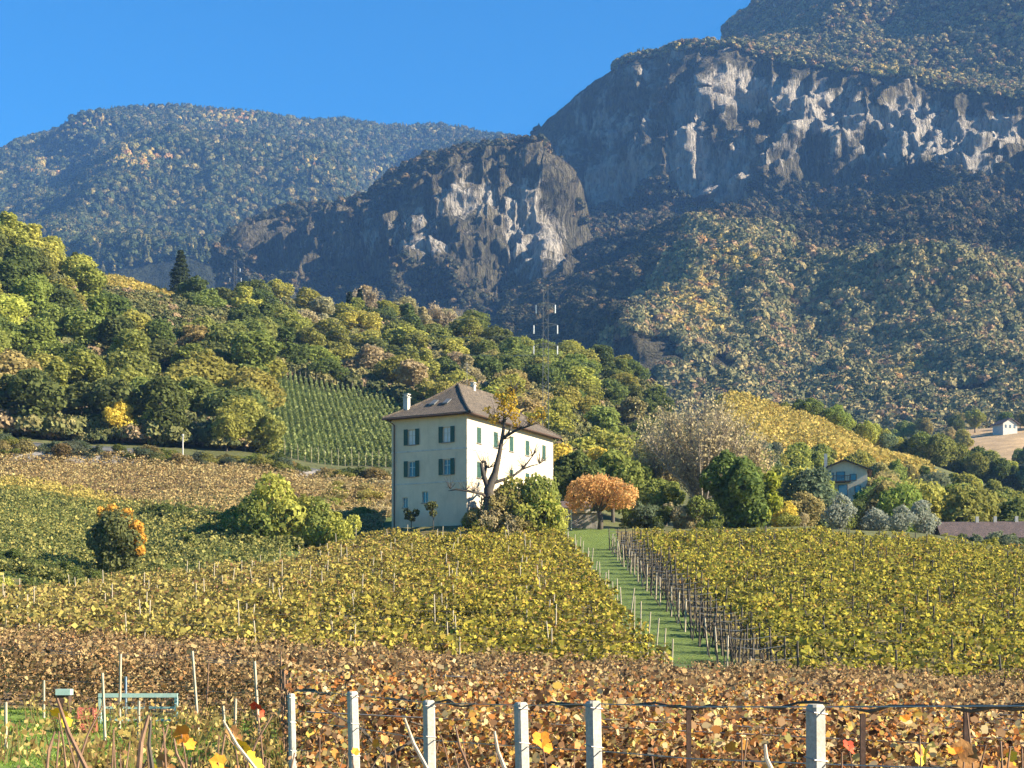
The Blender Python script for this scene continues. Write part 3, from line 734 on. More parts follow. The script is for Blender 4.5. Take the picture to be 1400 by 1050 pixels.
# tall conifer
def conifer(px, Y, h, w, colour, label, name='pine_tree', n=2600, s=.4):
    X = P3(px, Y); e = empty(name, (X, Y, g1(X, Y))); tag(e, label, 'tree')
    MB().tube([(0, 0, -.5), (0, 0, h*.5), (0, 0, h)], [h*.03, h*.02, .03], 6).build('trunk', M['bark'], e, True)
    z = rng.random(n)**.8; az = rng.random(n)*6.283
    tier = np.floor(z*11)/11; rr = (1-tier)**.8*w/2*(.55+.5*vnoise(np.stack([az*1.6, tier*9, az*0], 1), 3))*rng.random(n)**.4
    C = np.stack([np.cos(az)*rr, np.sin(az)*rr, h*(.1+.9*tier)+h*.06*rng.random(n)-rr*.25], 1)
    N = np.stack([np.cos(az)*.5, np.sin(az)*.5, np.full(n, .6)], 1)+rng.normal(size=(n, 3))*.5
    V, Fc = quads(C, N, s*(.6+.8*rng.random(n)))
    c = link('crown', np_mesh('needles', V, Fc, M['leaves'], face_attr={'v': rng.random(n)}), None, e); c.color = (*colour, 1)
conifer(247, 398, 13.5, 9.5, (.05, .065, .03), 'tall dark conifer on the left hilltop beside the small yellow vineyard')
conifer(478, 385, 10, 6.5, (.04, .06, .04), 'dark blue-green conifer on the crest above the green vineyard', s=.35)
conifer(492, 388, 11, 6, (.035, .055, .04), 'second dark conifer beside the first on the crest above the green vineyard', s=.35)

# big bare beige tree (leafless upswept twigs)
def bare_tree(px, Y, h, w, label, nlimb=11, name='bare_tree', seed=1, twigs=900, colour='bark_grey', leaf=None):
    r_ = random.Random(seed); X = P3(px, Y); e = empty(name, (X, Y, g1(X, Y))); tag(e, label, 'tree')
    m = MB(); m.tube([(0, 0, -.5), (0, 0, h*.12), (.1, 0, h*.25)], [h*.03, h*.025, h*.02], 8)
    tw = MB(); tips = []
    for a in range(nlimb):
        an = a/nlimb*6.283+r_.uniform(-.2, .2); f = r_.uniform(.35, 1)
        p0 = (0, 0, h*r_.uniform(.08, .22)); ex, ey = math.cos(an)*w/2*f, math.sin(an)*w/2*f
        hh = h*(1-.35*f*f)*r_.uniform(.85, 1)
        p1 = (ex*.35, ey*.35, h*.35); p2 = (ex*.7, ey*.7, hh*.7); p3 = (ex, ey, hh)
        m.tube([p0, p1, p2, p3], [h*.014, h*.010, h*.006, .015], 5)
        for q in range(twigs//nlimb):
            t_ = r_.uniform(.15, 1); seg = (p0, p1, p2, p3); i = min(2, int(t_*3)); ff = t_*3-i
            b = [lerp(seg[i][c], seg[i+1][c], ff) for c in range(3)]
            L = h*r_.uniform(.08, .2); dx, dy = r_.gauss(0, .45), r_.gauss(0, .45)
            e1 = (b[0]+dx*L*.6, b[1]+dy*L*.6, b[2]+L*.55); e2 = (b[0]+dx*L, b[1]+dy*L, b[2]+L*1.1)
            tw.tube([b, e1, e2], [.04, .028, .012], 3, False); tips.append(e1); tips.append(e2)
    m.build('trunk', M[colour], e, True); tw.build('twigs', M[colour], e)
    if leaf:
        T = np.array(tips); T = T[rng.integers(0, len(T), leaf[0])]+rng.normal(size=(leaf[0], 3))*.3
        V, Fc = quads(T, rng.normal(size=T.shape)+np.array([0, 0, .5]), leaf[1]*(.6+.8*rng.random(len(T))))
        c = link('crown', np_mesh('withered_leaves', V, Fc, M['leaves'], face_attr={'v': rng.random(len(T))}), None, e); c.color = (*leaf[2], 1)
bare_tree(960, 164, 14.4, 12.5, 'big leafless beige tree standing behind the thicket right of the house', 16, seed=3, twigs=1700, leaf=(8000, .17, (.50, .42, .24)))
bare_tree(908, 172, 13.0, 8, 'smaller beige half-bare tree leaning against the big leafless one', 10, seed=5, twigs=700, leaf=(5500, .18, (.44, .38, .18)))
bare_tree(1018, 172, 12.5, 7, 'pale reddish half-bare tree right of the big leafless one', 10, seed=6, twigs=700, leaf=(4500, .17, (.50, .41, .22)))
bare_tree(600, 395, 9, 9, 'pinkish bare tree on the crest above the house', 10, seed=8, twigs=400, leaf=(2400, .3, (.42, .34, .22)))
bare_tree(500, 402, 10, 10, 'pinkish bare tree on the highest point of the wooded hill', 10, seed=9, twigs=400, leaf=(2600, .3, (.42, .34, .22)))

# ------------------------------------------------------------------ the cream house
HX, HYY = -4.1, 133.0
HZ = 10.0; TH = R(62.6); LL, WW, HH = 18.0, 8.05, 10.9
house = empty('house', (HX, HYY, HZ), TH)
tag(house, 'tall three-storey cream house with green shutters and hipped roof at the top of the vineyard', 'house')
def wall_holes(mb, org, ux, uz, w, h, holes, nrm, depth=.22):
    """wall rectangle with rectangular holes and reveals; holes: (u0,u1,z0,z1)"""
    us = sorted({0, w, *[q for hh in holes for q in hh[:2]]}); zs = sorted({-1.5, h, *[q for hh in holes for q in hh[2:]]})
    o = Vector(org); ux = Vector(ux); uz = Vector(uz); nr = Vector(nrm)
    pt = lambda u, z, d=0: tuple(o+ux*u+uz*z-nr*d)
    for i in range(len(us)-1):
        for j in range(len(zs)-1):
            a, b, c, d = us[i], us[i+1], zs[j], zs[j+1]
            if any(hh[0] <= a and b <= hh[1] and hh[2] <= c and d <= hh[3] for hh in holes): continue
            mb.poly([pt(a, c), pt(b, c), pt(b, d), pt(a, d)])
    for (a, b, c, d) in holes:
        mb.poly([pt(a, c), pt(a, c, depth), pt(a, d, depth), pt(a, d)]); mb.poly([pt(b, c), pt(b, d), pt(b, d, depth), pt(b, c, depth)])
        mb.poly([pt(a, c), pt(b, c), pt(b, c, depth), pt(a, c, depth)]); mb.poly([pt(a, d), pt(a, d, depth), pt(b, d, depth), pt(b, d)])
wl_, wr_ = [], []
for z0, z1 in ((8.45, 9.85), (5.5, 6.9)):
    for t_ in (2.1, 5.85): wl_.append((t_-.4, t_+.4, z0, z1))
wl_ += [(6.3, 6.85, 2.65, 3.6), (4.1, 4.75, 3.0, 4.05)]
for z0, z1 in ((8.5, 9.95), (5.3, 6.75)):
    for s_ in (2.3, 5.6, 8.8, 12.2, 15.9): wr_.append((s_-.42, s_+.42, z0, z1))
wr_ += [(3.0, 3.9, 1.9, 3.2), (7.2, 8.4, .7, 3.0), (12, 12.9, 1.9, 3.2)]
m = MB()
wall_holes(m, (0, 0, 0), (0, 1, 0), (0, 0, 1), WW, HH, wl_, (-1, 0, 0))
wall_holes(m, (0, 0, 0), (1, 0, 0), (0, 0, 1), LL, HH, wr_, (0, -1, 0))
m.poly([(LL, 0, -1.5), (LL, WW, -1.5), (LL, WW, HH), (LL, 0, HH)]); m.poly([(LL, WW, -1.5), (0, WW, -1.5), (0, WW, HH), (LL, WW, HH)])
m.poly([(0, 0, HH), (LL, 0, HH), (LL, WW, HH), (0, WW, HH)])
m.build('wall', M['plaster'], house)
m = MB()
for z in (4.75, 7.75): m.box(-.035, -.035, z, 0-.001, WW, z+.14); m.box(-.001, -.035, z, LL, -.001, z+.14)
m.build('string_course', M['plaster_white'], house)
def window(face, a, b, c, d, shut, i):
    def bx(mb, u0, u1, z0, z1, d0, d1):
        if face == 'L': mb.box(d0, u0, z0, d1, u1, z1)
        else: mb.box(u0, d0, z0, u1, d1, z1)
    f = MB(); t_ = .05
    bx(f, a, a+t_, c, d, .12, .17); bx(f, b-t_, b, c, d, .12, .17); bx(f, a+t_, b-t_, c, c+t_, .12, .17); bx(f, a+t_, b-t_, d-t_, d, .12, .17)
    mid = (a+b)/2; bx(f, mid-.03, mid+.03, c+t_, d-t_, .115, .165)
    if d-c > 1.1: bx(f, a+t_, b-t_, lerp(c, d, .62)-.02, lerp(c, d, .62)+.02, .12, .16)
    w = f.build('window', M['frame'], house)
    g = MB(); bx(g, a+.02, b-.02, c+.02, d-.02, .175, .19); g.build('pane', M['curtain' if shut == 'c' else 'glass'], w)
    if face == 'R' and d-c > 1.2 and (b-a) < 1.1:
        for u0, u1 in ((a+.01, mid-.01), (mid+.01, b-.01)):
            q = MB(); bx(q, u0, u1, c+.01, d-.01, .03, .055)
            for k in range(int((d-c)/.09)): bx(q, u0+.05, u1-.05, c+.05+k*.09, c+.09+k*.09, .02, .0298)
            q.build('shutter', M['shutter'], house)
    elif d-c > 1.2 and (b-a) < 1.1 and shut:
        for s in (0, 1):
            q = MB(); sw = .42
            u0, u1 = (a-sw-.01, a-.01) if s == 0 else (b+.01, b+sw+.01)
            bx(q, u0, u1, c-.03, d+.03, -.075, -.055)
            bx(q, u0, u0+.06, c-.04, d+.04, -.095, -.07); bx(q, u1-.06, u1, c-.04, d+.04, -.095, -.07)
            for zz in (c-.04, (c+d)/2-.03, d-.02): bx(q, u0+.06, u1-.06, zz, zz+.06, -.093, -.07)
            n = int((d-c)/.09)
            for k in range(n):
                zz = c+.04+k*.09
                bx(q, u0+.06, u1-.06, zz, zz+.04, -.085, -.074)
            q.build('shutter', M['shutter'], house)
    sl = MB(); bx(sl, a-.08, b+.08, c-.08, c-.002, -.1, .1); sl.build('sill', M['stone'], w)
for i, (a, b, c, d) in enumerate(wl_): window('L', a, b, c, d, 'c' if i in (0, 1) else ('g' if i < 4 else ''), i)
for i, (a, b, c, d) in enumerate(wr_[:12]): window('R', a, b, c, d, 'g' if i < 10 else '', i)
dm = MB(); dm.box(7.25, .15, .7, 8.35, .2, 2.98); dm.build('door', M['wood_dark'], house)
# roof
e0, e1, f0, f1 = -.62, LL+.62, -.62, WW+.62; ze = HH-.02; rh = 3.75; a0, a1 = 5.5, 13.0; cy = WW/2
m = MB(); tp = .16
E = [(e0, f0, ze), (e1, f0, ze), (e1, f1, ze), (e0, f1, ze)]; A = [(a0, cy, ze+rh), (a1, cy, ze+rh)]
up = lambda p, k=tp: (p[0], p[1], p[2]+k)
# subdivided slopes with a slight kick at the eaves
def slope(mb, p0, p1, q1, q0, n=10, sag=.28):
    rows = []
    for j in range(n+1):
        t_ = j/n; k = -sag*math.sin(math.pi*t_)*.8
        rows.append([tuple(lerp(lerp(p0[c], q0[c], t_), lerp(p1[c], q1[c], t_), i/12)+(k+rs.uniform(-.015, .015) if c == 2 and 0 < j < n else 0) for c in range(3)) for i in range(13)])
    for j in range(n):
        for i in range(12): mb.poly([rows[j][i], rows[j][i+1], rows[j+1][i+1], rows[j+1][i]])
EU = [up(p) for p in E]; AU = [up(p) for p in A]
slope(m, EU[0], EU[1], AU[1], AU[0]); slope(m, EU[2], EU[3], AU[0], AU[1]); slope(m, EU[3], EU[0], AU[0], AU[0]); slope(m, EU[1], EU[2], AU[1], AU[1])
roof = m.build('roof', M['tiles'], house)
m = MB()
for i in range(4): j = (i+1) % 4; m.poly([E[i], E[j], EU[j], EU[i]])
m.poly(E[::-1]); m.build('eaves', M['wood_dark'], roof)
m = MB()
for p, q in ((EU[0], AU[0]), (EU[3], AU[0]), (EU[1], AU[1]), (EU[2], AU[1])):
    pts = [tuple(lerp(p[c], q[c], k/8)+(-.2*math.sin(math.pi*k/8) if c == 2 else 0) for c in range(3)) for k in range(9)]
    m.tube(pts, .11, 6)
m.tube([AU[0], AU[1]], .12, 6); m.build('ridge_tiles', M['tiles'], roof)
for nm, x, y, z0, z1, w in (('chimney', 1.3, 7.2, 11.2, 13.1, .24), ('chimney', 8.4, 4.0, 14.2, 15.05, .2)):
    m = MB(); m.box(x-w, y-w, z0, x+w, y+w, z1); m.box(x-w-.06, y-w-.06, z1, x+w+.06, y+w+.06, z1+.08)
    for sx in (-1, 1): m.box(x+sx*w*.7-.05, y-.18, z1+.08, x+sx*w*.7+.05, y+.18, z1+.28)
    m.box(x-w-.04, y-w-.04, z1+.28, x+w+.04, y+w+.04, z1+.36); m.build(nm, M['plaster_white'], roof)
m = MB(); m.tube([(7.2, 4, 14.5), (7.2, 4, 17.2)], .03, 5)
for z in (16.2, 16.6, 17.0): m.tube([(6.7, 4, z), (7.7, 4, z)], .015, 4)
m.build('antenna', M['galv'], roof)
for x_, y_ in ((1.9, 3.2), (1.9, 4.6)):      # skylights on the hip
    z = HH+.14+(x_+.62)/6.12*3.75-.12; m = MB()
    p = [(x_-.4, y_-.28, z-.2), (x_-.4, y_+.28, z-.2), (x_+.4, y_+.28, z+.29), (x_+.4, y_-.28, z+.29)]
    m.poly([(a, b, c+.12) for a, b, c in p])
    for i in range(4): j = (i+1) % 4; m.poly([p[i], p[j], (p[j][0], p[j][1], p[j][2]+.12), (p[i][0], p[i][1], p[i][2]+.12)])
    m.build('skylight', M['galv'], roof)
m = MB(); m.tube([(-.55, f1-.5, ze-.05), (-.12, WW-.35, ze-.5), (-.12, WW-.35, 0), (-.12, WW-.35, -.3)], .06, 8); m.build('downpipe', M['steel_dark'], house)
m = MB(); m.tube([(e0-.05, f0-.05, ze), (e0-.05, f1+.05, ze)], .07, 6); m.tube([(e0-.05, f0-.05, ze), (e1+.05, f0-.05, ze)], .07, 6); m.build('gutter', M['steel_dark'], house)

# gnarled pollarded tree in front of the sunny wall
TY = 131.0
def pxp(px, py, Y=TY): return at(px, py, Y)
def gpt(px, py, dy=0): p = at(px, py, TY+dy); return (p[0]-GX, p[1]-TY, p[2]-GZ)
GX = P3(669, TY); GZ = g1(GX, TY)
gt = empty('gnarled_tree', (GX, TY, GZ)); tag(gt, 'old gnarled pollarded tree with yellow leaf tufts in front of the sunlit house wall', 'tree')
m = MB()
m.tube([(0, 0, -.5), gpt(669, 697), gpt(668, 669), gpt(677, 646, .3), gpt(683, 619), gpt(687, 596), gpt(690, 575), gpt(689, 548), gpt(695, 541), gpt(703, 536)], [.62, .52, .44, .30, .2, .165, .12, .09, .06, .03], 8)
m.tube([gpt(668, 669), gpt(661, 650), gpt(658, 634, -.3)], [.26, .22, .15], 7)
m.tube([gpt(661, 655), gpt(664, 640, .5), gpt(663, 630, .5)], [.2, .14, .1], 6)
m.tube([gpt(686, 600), gpt(706, 588, -.6), gpt(724, 582, -1), gpt(736, 578, -1), gpt(742, 572, -1)], [.15, .11, .08, .06, .03], 7)
m.tube([gpt(690, 600), gpt(697, 588, .6), gpt(702, 577, .8)], [.12, .09, .04], 6)
m.tube([gpt(667, 682), gpt(659, 675, -.5), gpt(648, 673, -1), gpt(637, 671, -1.3), gpt(624, 669, -1.4), gpt(613, 671, -1.4)], [.18, .13, .11, .09, .08, .03], 6)
m.tube([gpt(675, 660), gpt(700, 652, 2), gpt(713, 642, 2.5), gpt(721, 633, 2.5), gpt(729, 622, 2.5)], [.16, .12, .1, .08, .04], 6)
m.tube([gpt(713, 642, 2.5), gpt(726, 637, 2.5), gpt(738, 634, 2.5)], [.08, .06, .03], 5)
m.build('trunk', M['bark_dark'], gt, True)
tw = MB(); tips = []
for (px, py, dy, L, n) in ((690, 552, 0, 1.5, 26), (702, 540, 0, 1.3, 20), (740, 572, -1, 1.2, 18), (712, 586, -.8, 1.0, 10), (637, 671, -1.3, 1.0, 14), (660, 634, 0, 1.2, 14), (686, 580, 0, 1.3, 16), (728, 624, 2.5, 1.1, 16), (700, 650, 2, 1.2, 14), (616, 668, -1.4, .8, 14), (648, 672, -1, .9, 14), (668, 640, .3, 1.3, 22), (683, 615, .3, 1.2, 16), (724, 582, -1, 1.1, 16), (738, 634, 2.5, 1.0, 18), (715, 640, 2.5, 1.2, 20), (690, 600, .4, 1.2, 16), (700, 537, 0, 1.4, 20), (676, 575, .3, 1.2, 16)):
    b = gpt(px, py, dy)
    for k in range(n):
        d = (rs.gauss(0, .55), rs.gauss(0, .55), abs(rs.gauss(.7, .4))); p1 = tuple(b[c]+d[c]*L*.5+rs.gauss(0, .05) for c in range(3)); p2 = tuple(b[c]+d[c]*L+rs.gauss(0, .08) for c in range(3))
        tw.tube([b, p1, p2], [.03, .02, .008], 3, False)
        if py < 590: tips += [p1, p2]
tw.build('twigs', M['bark_dark'], gt)
bl = [(*gpt(690, 560), .7), (*gpt(697, 548), .75), (*gpt(702, 565), .6), (*gpt(684, 543), .6), (*gpt(675, 572), .5), (*gpt(738, 565, -1), .6), (*gpt(726, 574, -1), .4), (*gpt(706, 577), .4), (*gpt(698, 535), .4), (*gpt(667, 560), .35)]
c = link('crown', crown_mesh('yellow_tufts', bl, 850, .14), None, gt); c.color = (.52, .37, .05, 1)

# small plants against the house
for px, py, Y, hh, lb in ((592, 712, 131.5, 3.0, 'slender young tree in front of the shaded house wall'), (562, 720, 133.2, 1.9, 'small bush at the left foot of the shaded house wall')):
    X = P3(px, Y); b0 = g1(X, Y)
    bl = [(rs.uniform(-.45, .45), rs.uniform(-.3, .3), hh*rs.uniform(.55, .95), .33) for _ in range(6)]
    m = MB().tube([(0, 0, -.3), (.05, 0, hh*.5), (-.03, 0, hh*.8)], [.05, .04, .02], 5)
    for b in bl: m.tube([(.04, 0, hh*.4), b[:3]], [.025, .01], 4)
    mixed_blob_tree('young_tree', px, Y, bl, 420, .13, (.12, .13, .05), lb, m)
for k, (px, Y, sc, w, lb, st) in enumerate(((688, 131.8, 1.35, 'brown', 'twiggy brown-green shrub at the foot of the gnarled tree', 1.15), (704, 132.6, 1.4, 'olive', 'tall olive shrub against the sunny house wall', 1.2), (724, 132.2, 1.5, 'mid', 'tall dark green shrub hiding the right foot of the house', 1.25),
        (741, 131.6, 1.25, 'lime', 'bright yellow-green shrub at the right end of the house', 1.3), (676, 130.6, .8, 'beige', 'dry beige shrub beside the gnarled trunk', 1.1), (650, 131.6, .7, 'brown', 'low brown shrub at the corner of the house', .9), (698, 130.4, .8, 'beige', 'dry shrub in front of the tall olive shrub', 1.1), (716, 130.2, .75, 'brown', 'low brown shrub below the dark green one', 1.0), (640, 131.8, .5, 'olive', 'low olive shrub at the shaded house corner', .9), (756, 131.8, .9, 'dark', 'dark shrub left of the garden wall', 1.0), (664, 130.6, .6, 'olive', 'small olive shrub left of the gnarled trunk', 1.0))):
    plant('bush', P3(px, Y), Y, sc, GREENS[w], lb, 'shrub', 'shrubs around the house', name='shrub', stretch=st)
# palm-like plant
X = P3(746, 130.6); pe = empty('palm_shrub', (X, 130.6, g1(X, 130.6)+1.2)); tag(pe, 'small bright green palm with arching fronds right of the house', 'palm')
MB().tube([(0, 0, -1.4), (0, 0, 1.6)], [.16, .12], 8).build('trunk', M['bark'], pe, True)
Vv = []; Ff = []
for k in range(22):
    an = k*2.4; L = rs.uniform(1.3, 1.9); el = rs.uniform(.2, 1.3)
    pts = []
    for j in range(9):
        t_ = j/8; r_ = L*t_*math.cos(el*(1-t_*.4)); z = 1.6+L*(math.sin(el)*t_-.55*t_*t_); pts.append((r_*math.cos(an), r_*math.sin(an), z))
    for j in range(8):
        for sd in (-1, 1):
            w = .42*math.sin(math.pi*(j+1)/10); nx, ny = -math.sin(an)*sd*w, math.cos(an)*sd*w
            i = len(Vv); a, b = pts[j], pts[j+1]
            Vv += [a, b, (b[0]+nx, b[1]+ny, b[2]-w*.3), (lerp(a[0], b[0], .5)+nx, lerp(a[1], b[1], .5)+ny, lerp(a[2], b[2], .4)-w*.35)]; Ff.append((i, i+1, i+2, i+3))
c = link('frond', np_mesh('fronds', Vv, Ff, M['leaves'], face_attr={'v': rng.random(len(Ff))}), None, pe); c.color = (.16, .22, .035, 1)

# low wall and terrace at the top of the path
m = MB(); x0, x1 = P3(757, 137), P3(817, 137); zb = g1(0, 137)
m.box(x0, 136.8, zb-1, x1, 137.25, zb+1.35); w = m.build('garden_wall', M['stone']); tag(w, 'low grey garden wall closing the top of the grass path', 'wall')
MB().box(x0-.05, 136.7, zb+1.355, x1+.05, 137.35, zb+1.5).build('coping', M['plaster_white'], w)
m = MB(); x2 = P3(757, 143); m.box(P3(758, 142), 141, zb-1, P3(806, 142), 144, zb+2.2)
sh = m.build('shed', M['plaster_white']); tag(sh, 'small whitish shed behind the garden wall right of the house', 'shed')
m = MB(); a, b = P3(756, 142), P3(808, 142)
m.poly([(a, 140.6, zb+2.2), (b, 140.6, zb+2.2), (b, 142.5, zb+3.0), (a, 142.5, zb+3.0)]); m.poly([(a, 144.4, zb+2.2), (a, 142.5, zb+3.0), (b, 142.5, zb+3.0), (b, 144.4, zb+2.2)])
m.poly([(a, 140.6, zb+2.2), (a, 142.5, zb+3.0), (a, 144.4, zb+2.2)]); m.poly([(b, 140.6, zb+2.2), (b, 144.4, zb+2.2), (b, 142.5, zb+3.0)]); m.build('roof', M['tiles_dark'], sh)
# stakes at the path top
for px, h in ((776, 1.6), (781, 1.9), (764, 1.5)):
    X = P3(px, 134); p = link('fence_post', MB().tube([(0, 0, -.3), (0, 0, h)], [.06, .055], 6).mesh('fence_post', M['wood_pale'])); p.location = (X, 134, g1(X, 134))
    tag(p, 'pale fence post at the top of the grass path, %s of three' % {776: 'middle', 781: 'right', 764: 'left'}[px], 'post', 'fence posts at the top of the grass path')

# distant houses
def gable_house(name, px, Y, w, d, h, rz, label, roofm, wallm, z=None, rise=1.6, ov=.8, wins=(), over=None):
    X = P3(px, Y); zz = g1(X, Y) if z is None else z
    e = empty(name, (X, Y, zz), rz); tag(e, label, 'house')
    m = MB(); m.box(-w/2, -d/2, -2, w/2, d/2, h)
    m.poly([(-w/2, -d/2, h), (w/2, -d/2, h), (0, -d/2, h+rise)]); m.poly([(w/2, d/2, h), (-w/2, d/2, h), (0, d/2, h+rise)])
    m.build('wall', wallm, e)
    m = MB(); k = (w/2+ov)/(w/2); zl = h+rise-rise*k
    for s in (-1, 1):
        P_ = [(s*(w/2+ov), -d/2-ov, zl), (s*(w/2+ov), d/2+ov, zl), (0, d/2+ov, h+rise), (0, -d/2-ov, h+rise)]
        T_ = [(a, b, c+.2) for a, b, c in P_]; m.poly(P_); m.poly(T_)
        for i in range(4): j = (i+1) % 4; m.poly([P_[i], P_[j], T_[j], T_[i]])
    rf = m.build('roof', roofm, e)
    for (x0, x1, z0, z1) in wins:
        q = MB(); q.box(x0, -d/2-.06, z0, x1, -d/2-.003, z1); wn = q.build('window', M['wood_dark'], e)
        q = MB(); q.box(x0+.1, -d/2-.09, z0+.1, x1-.1, -d/2-.065, z1-.1); q.build('pane', M['glass'], wn)
    return e, rf
e, rf = gable_house('farmhouse', 1154, 240, 7.2, 9, 3.6, R(-12), 'small whitish chalet with dark gable roof and loggia among the trees on the right', M['tiles_dark'], M['plaster'], z=24.4, rise=1.5,
                    wins=((-2.9, -1.7, 1.6, 3.2), (-1.3, .1, 1.5, 3.3), (.8, 1.9, 1.8, 2.9), (-1.0, .5, -.6, 1.2), (1.6, 2.6, -.2, 1.0)))
MB().box(-3.2, -2, 4.2, -2.7, -1.5, 6.6).build('chimney', M['plaster_white'], rf)
m = MB(); m.box(-3.6, -5.6, 1.6, 1.0, -4.52, 1.75)
for k in range(11): m.box(-3.6+k*.45, -5.6, 1.75, -3.54+k*.45, -5.54, 2.5)
m.box(-3.6, -5.61, 2.5, 1.0, -5.52, 2.6); m.build('balcony', M['wood_dark'], e)
e, rf = gable_house('long_house', 1358, 176, 6.5, 12.5, 3.6, R(84), 'long low farm building with dark red-brown roofs and white chimneys at the right edge', M['tiles_dark'], M['stone'], z=9.0, rise=1.9, ov=.5)
for y in (-5.4, -2.7, -.2, 1.9): MB().box(-.2, y-.18, 5.0, .2, y+.18, 6.3).build('chimney', M['plaster_white'], rf)
gable_house('white_house', 1374, 556, 6.5, 6, 3.6, R(20), 'small white house at the foot of the far slope near the right edge', M['tiles_dark'], M['plaster_white'], rise=1.8, wins=((-2.4, -1.6, 1.8, 3), (-.4, .4, 1.8, 3), (1.6, 2.4, 1.8, 3)))
for k in range(34):
    u = random.uniform(1180, 1480); Y = random.uniform(430, 535) if k > 16 else random.uniform(562, 600)
    plant('broadleaf_tree', P3(u, Y), Y, random.uniform(.6, .95), jit(GREENS[random.choice(['mid', 'olive', 'dark', 'brown'])]), 'tree on the level ground before the far slope on the right', 'tree', 'trees on the level ground before the far slope', name='valley_tree', dz=-1.5 if k > 16 else 0)

# ------------------------------------------------------------------ pylons and cables
def pylon(px, Y, label, h=26.5, name='lattice_pylon'):
    X = P3(px, Y); e = empty(name, (X, Y, g1(X, Y))); tag(e, label, 'pylon', 'slim lattice pylons')
    m = MB(); w0, w1 = .45, .3
    lv = [lerp(0, h, k/22) for k in range(23)]
    def c(z, sx, sy): w = lerp(w0, w1, z/h); return (sx*w, sy*w, z)
    for sx in (-1, 1):
        for sy in (-1, 1): m.tube([c(-.5, sx, sy), c(h, sx, sy)], .045, 4)
    for k in range(22):
        s = 1 if k % 2 else -1
        for sy in (-1, 1): m.tube([c(lv[k], -s, sy), c(lv[k+1], s, sy)], .025, 3)
        for sx in (-1, 1): m.tube([c(lv[k], sx, -s), c(lv[k+1], sx, s)], .025, 3)
    m.build('mast', M['galv'], e)
    for z in (h-2.2, h-4.9, h-7.6):
        a = MB(); off = 1.55 if z < h-3 else 1.25
        a.tube([(-off, 0, z), (0, 0, z+.25), (off, 0, z)], .05, 4); a.tube([(-off, 0, z), (0, 0, z-.3), (off, 0, z)], .03, 4)
        ar = a.build('crossarm', M['galv'], e)
        for s in (-1, 1):
            q = MB(); pts = []; rad = []
            for j in range(17): pts.append((s*off, 0, z-.1-j*.07)); rad.append(.11 if j % 2 else .05)
            q.tube(pts, rad, 7); q.build('insulator', M['porcelain'], ar)
    return X, Y, g1(X, Y), h
A_ = pylon(746, 192, 'slim lattice pylon with white insulators rising behind the house')
B_ = pylon(322, 404, 'distant slim lattice pylon on the left hilltop against the grey cliff', 13.5)
for z1, z2 in ((-2.2, -2.2), (-4.9, -4.9), (-7.6, -7.6)):
    for s in (-1, 1):
        off = 1.55 if z1 < -3 else 1.25
        p = np.array([A_[0]+s*off, A_[1], A_[2]+A_[3]+z1-1.25]); q = np.array([B_[0]+s*off, B_[1], B_[2]+B_[3]+z2-1.25+3])
        pts = [p+(q-p)*k/24-np.array([0, 0, 6*4*(k/24)*(1-k/24)]) for k in range(25)]
        o = MB().tube(pts, .022, 4).build('power_cable', M['wire'])
        tag(o, '%s power cable of the %s side strung between the two pylons' % ({-2.2: 'top', -4.9: 'middle', -7.6: 'lowest'}[z1], 'near' if s > 0 else 'far'), 'cable', 'power cables between the pylons')
for px, Y, h, lb in ((250, 198.5, 3.3, 'thin white pole beside the road under the woods'), (507, 199, 1.2, 'short white marker post beside the road near the house')):
    X = P3(px, Y); p = link('roadside_pole', MB().tube([(0, 0, -.3), (0, 0, h)], [.1, .08], 8).tube([(0, 0, h), (0, 0, h+.25)], [.16, .16], 8).mesh('roadside_pole', M['plaster_white'])); p.location = (X, Y, g1(X, Y)); tag(p, lb, 'pole')
# guard rail on the valley side of the road
m = MB(); pts = []
for px in range(-60, 541, 20):
    Y = np.interp(px, [-60, 0, 150, 300, 470, 540], [192.0, 192.4, 194, 197, 200, 203]); X = P3(px, Y); z = g1(X, Y); pts.append((X, Y, z+.75)); m.tube([(X, Y, z-.2), (X, Y, z+.8)], .05, 4)
gr = m.build('guard_rail', M['galv']); tag(gr, 'grey steel guard rail along the valley side of the road', 'guard rail')
m = MB()
for a, b in zip(pts[:-1], pts[1:]): m.poly([(a[0], a[1]-.06, a[2]-.09), (b[0], b[1]-.06, b[2]-.09), (b[0], b[1]-.06, b[2]+.09), (a[0], a[1]-.06, a[2]+.09)])
m.build('rail', M['galv'], gr)
# stony bank below the road: a dry-stone retaining wall
V = []; Fc = []; n = 120
for k in range(n+1):
    u = lerp(-80, 545, k/n); Y = np.interp(u, [0, 150, 300, 470, 540], [187.2, 189.3, 192, 196, 199]); X = P3(u, Y); z = g1(X, Y)
    for j in range(4): V.append((X+rs.uniform(-.1, .1), Y+(.12*j)+rs.uniform(-.15, .15)+(.8 if j == 3 else 0), z-.3+j*.55*rs.uniform(.8, 1.1)))
for k in range(n):
    for j in range(3): a = k*4+j; Fc.append((a, a+4, a+5, a+1))
w = link('retaining_wall', np_mesh('retaining_wall', V, Fc, M['stone'])); tag(w, 'rough dark dry-stone wall along the bank below the road', 'wall')

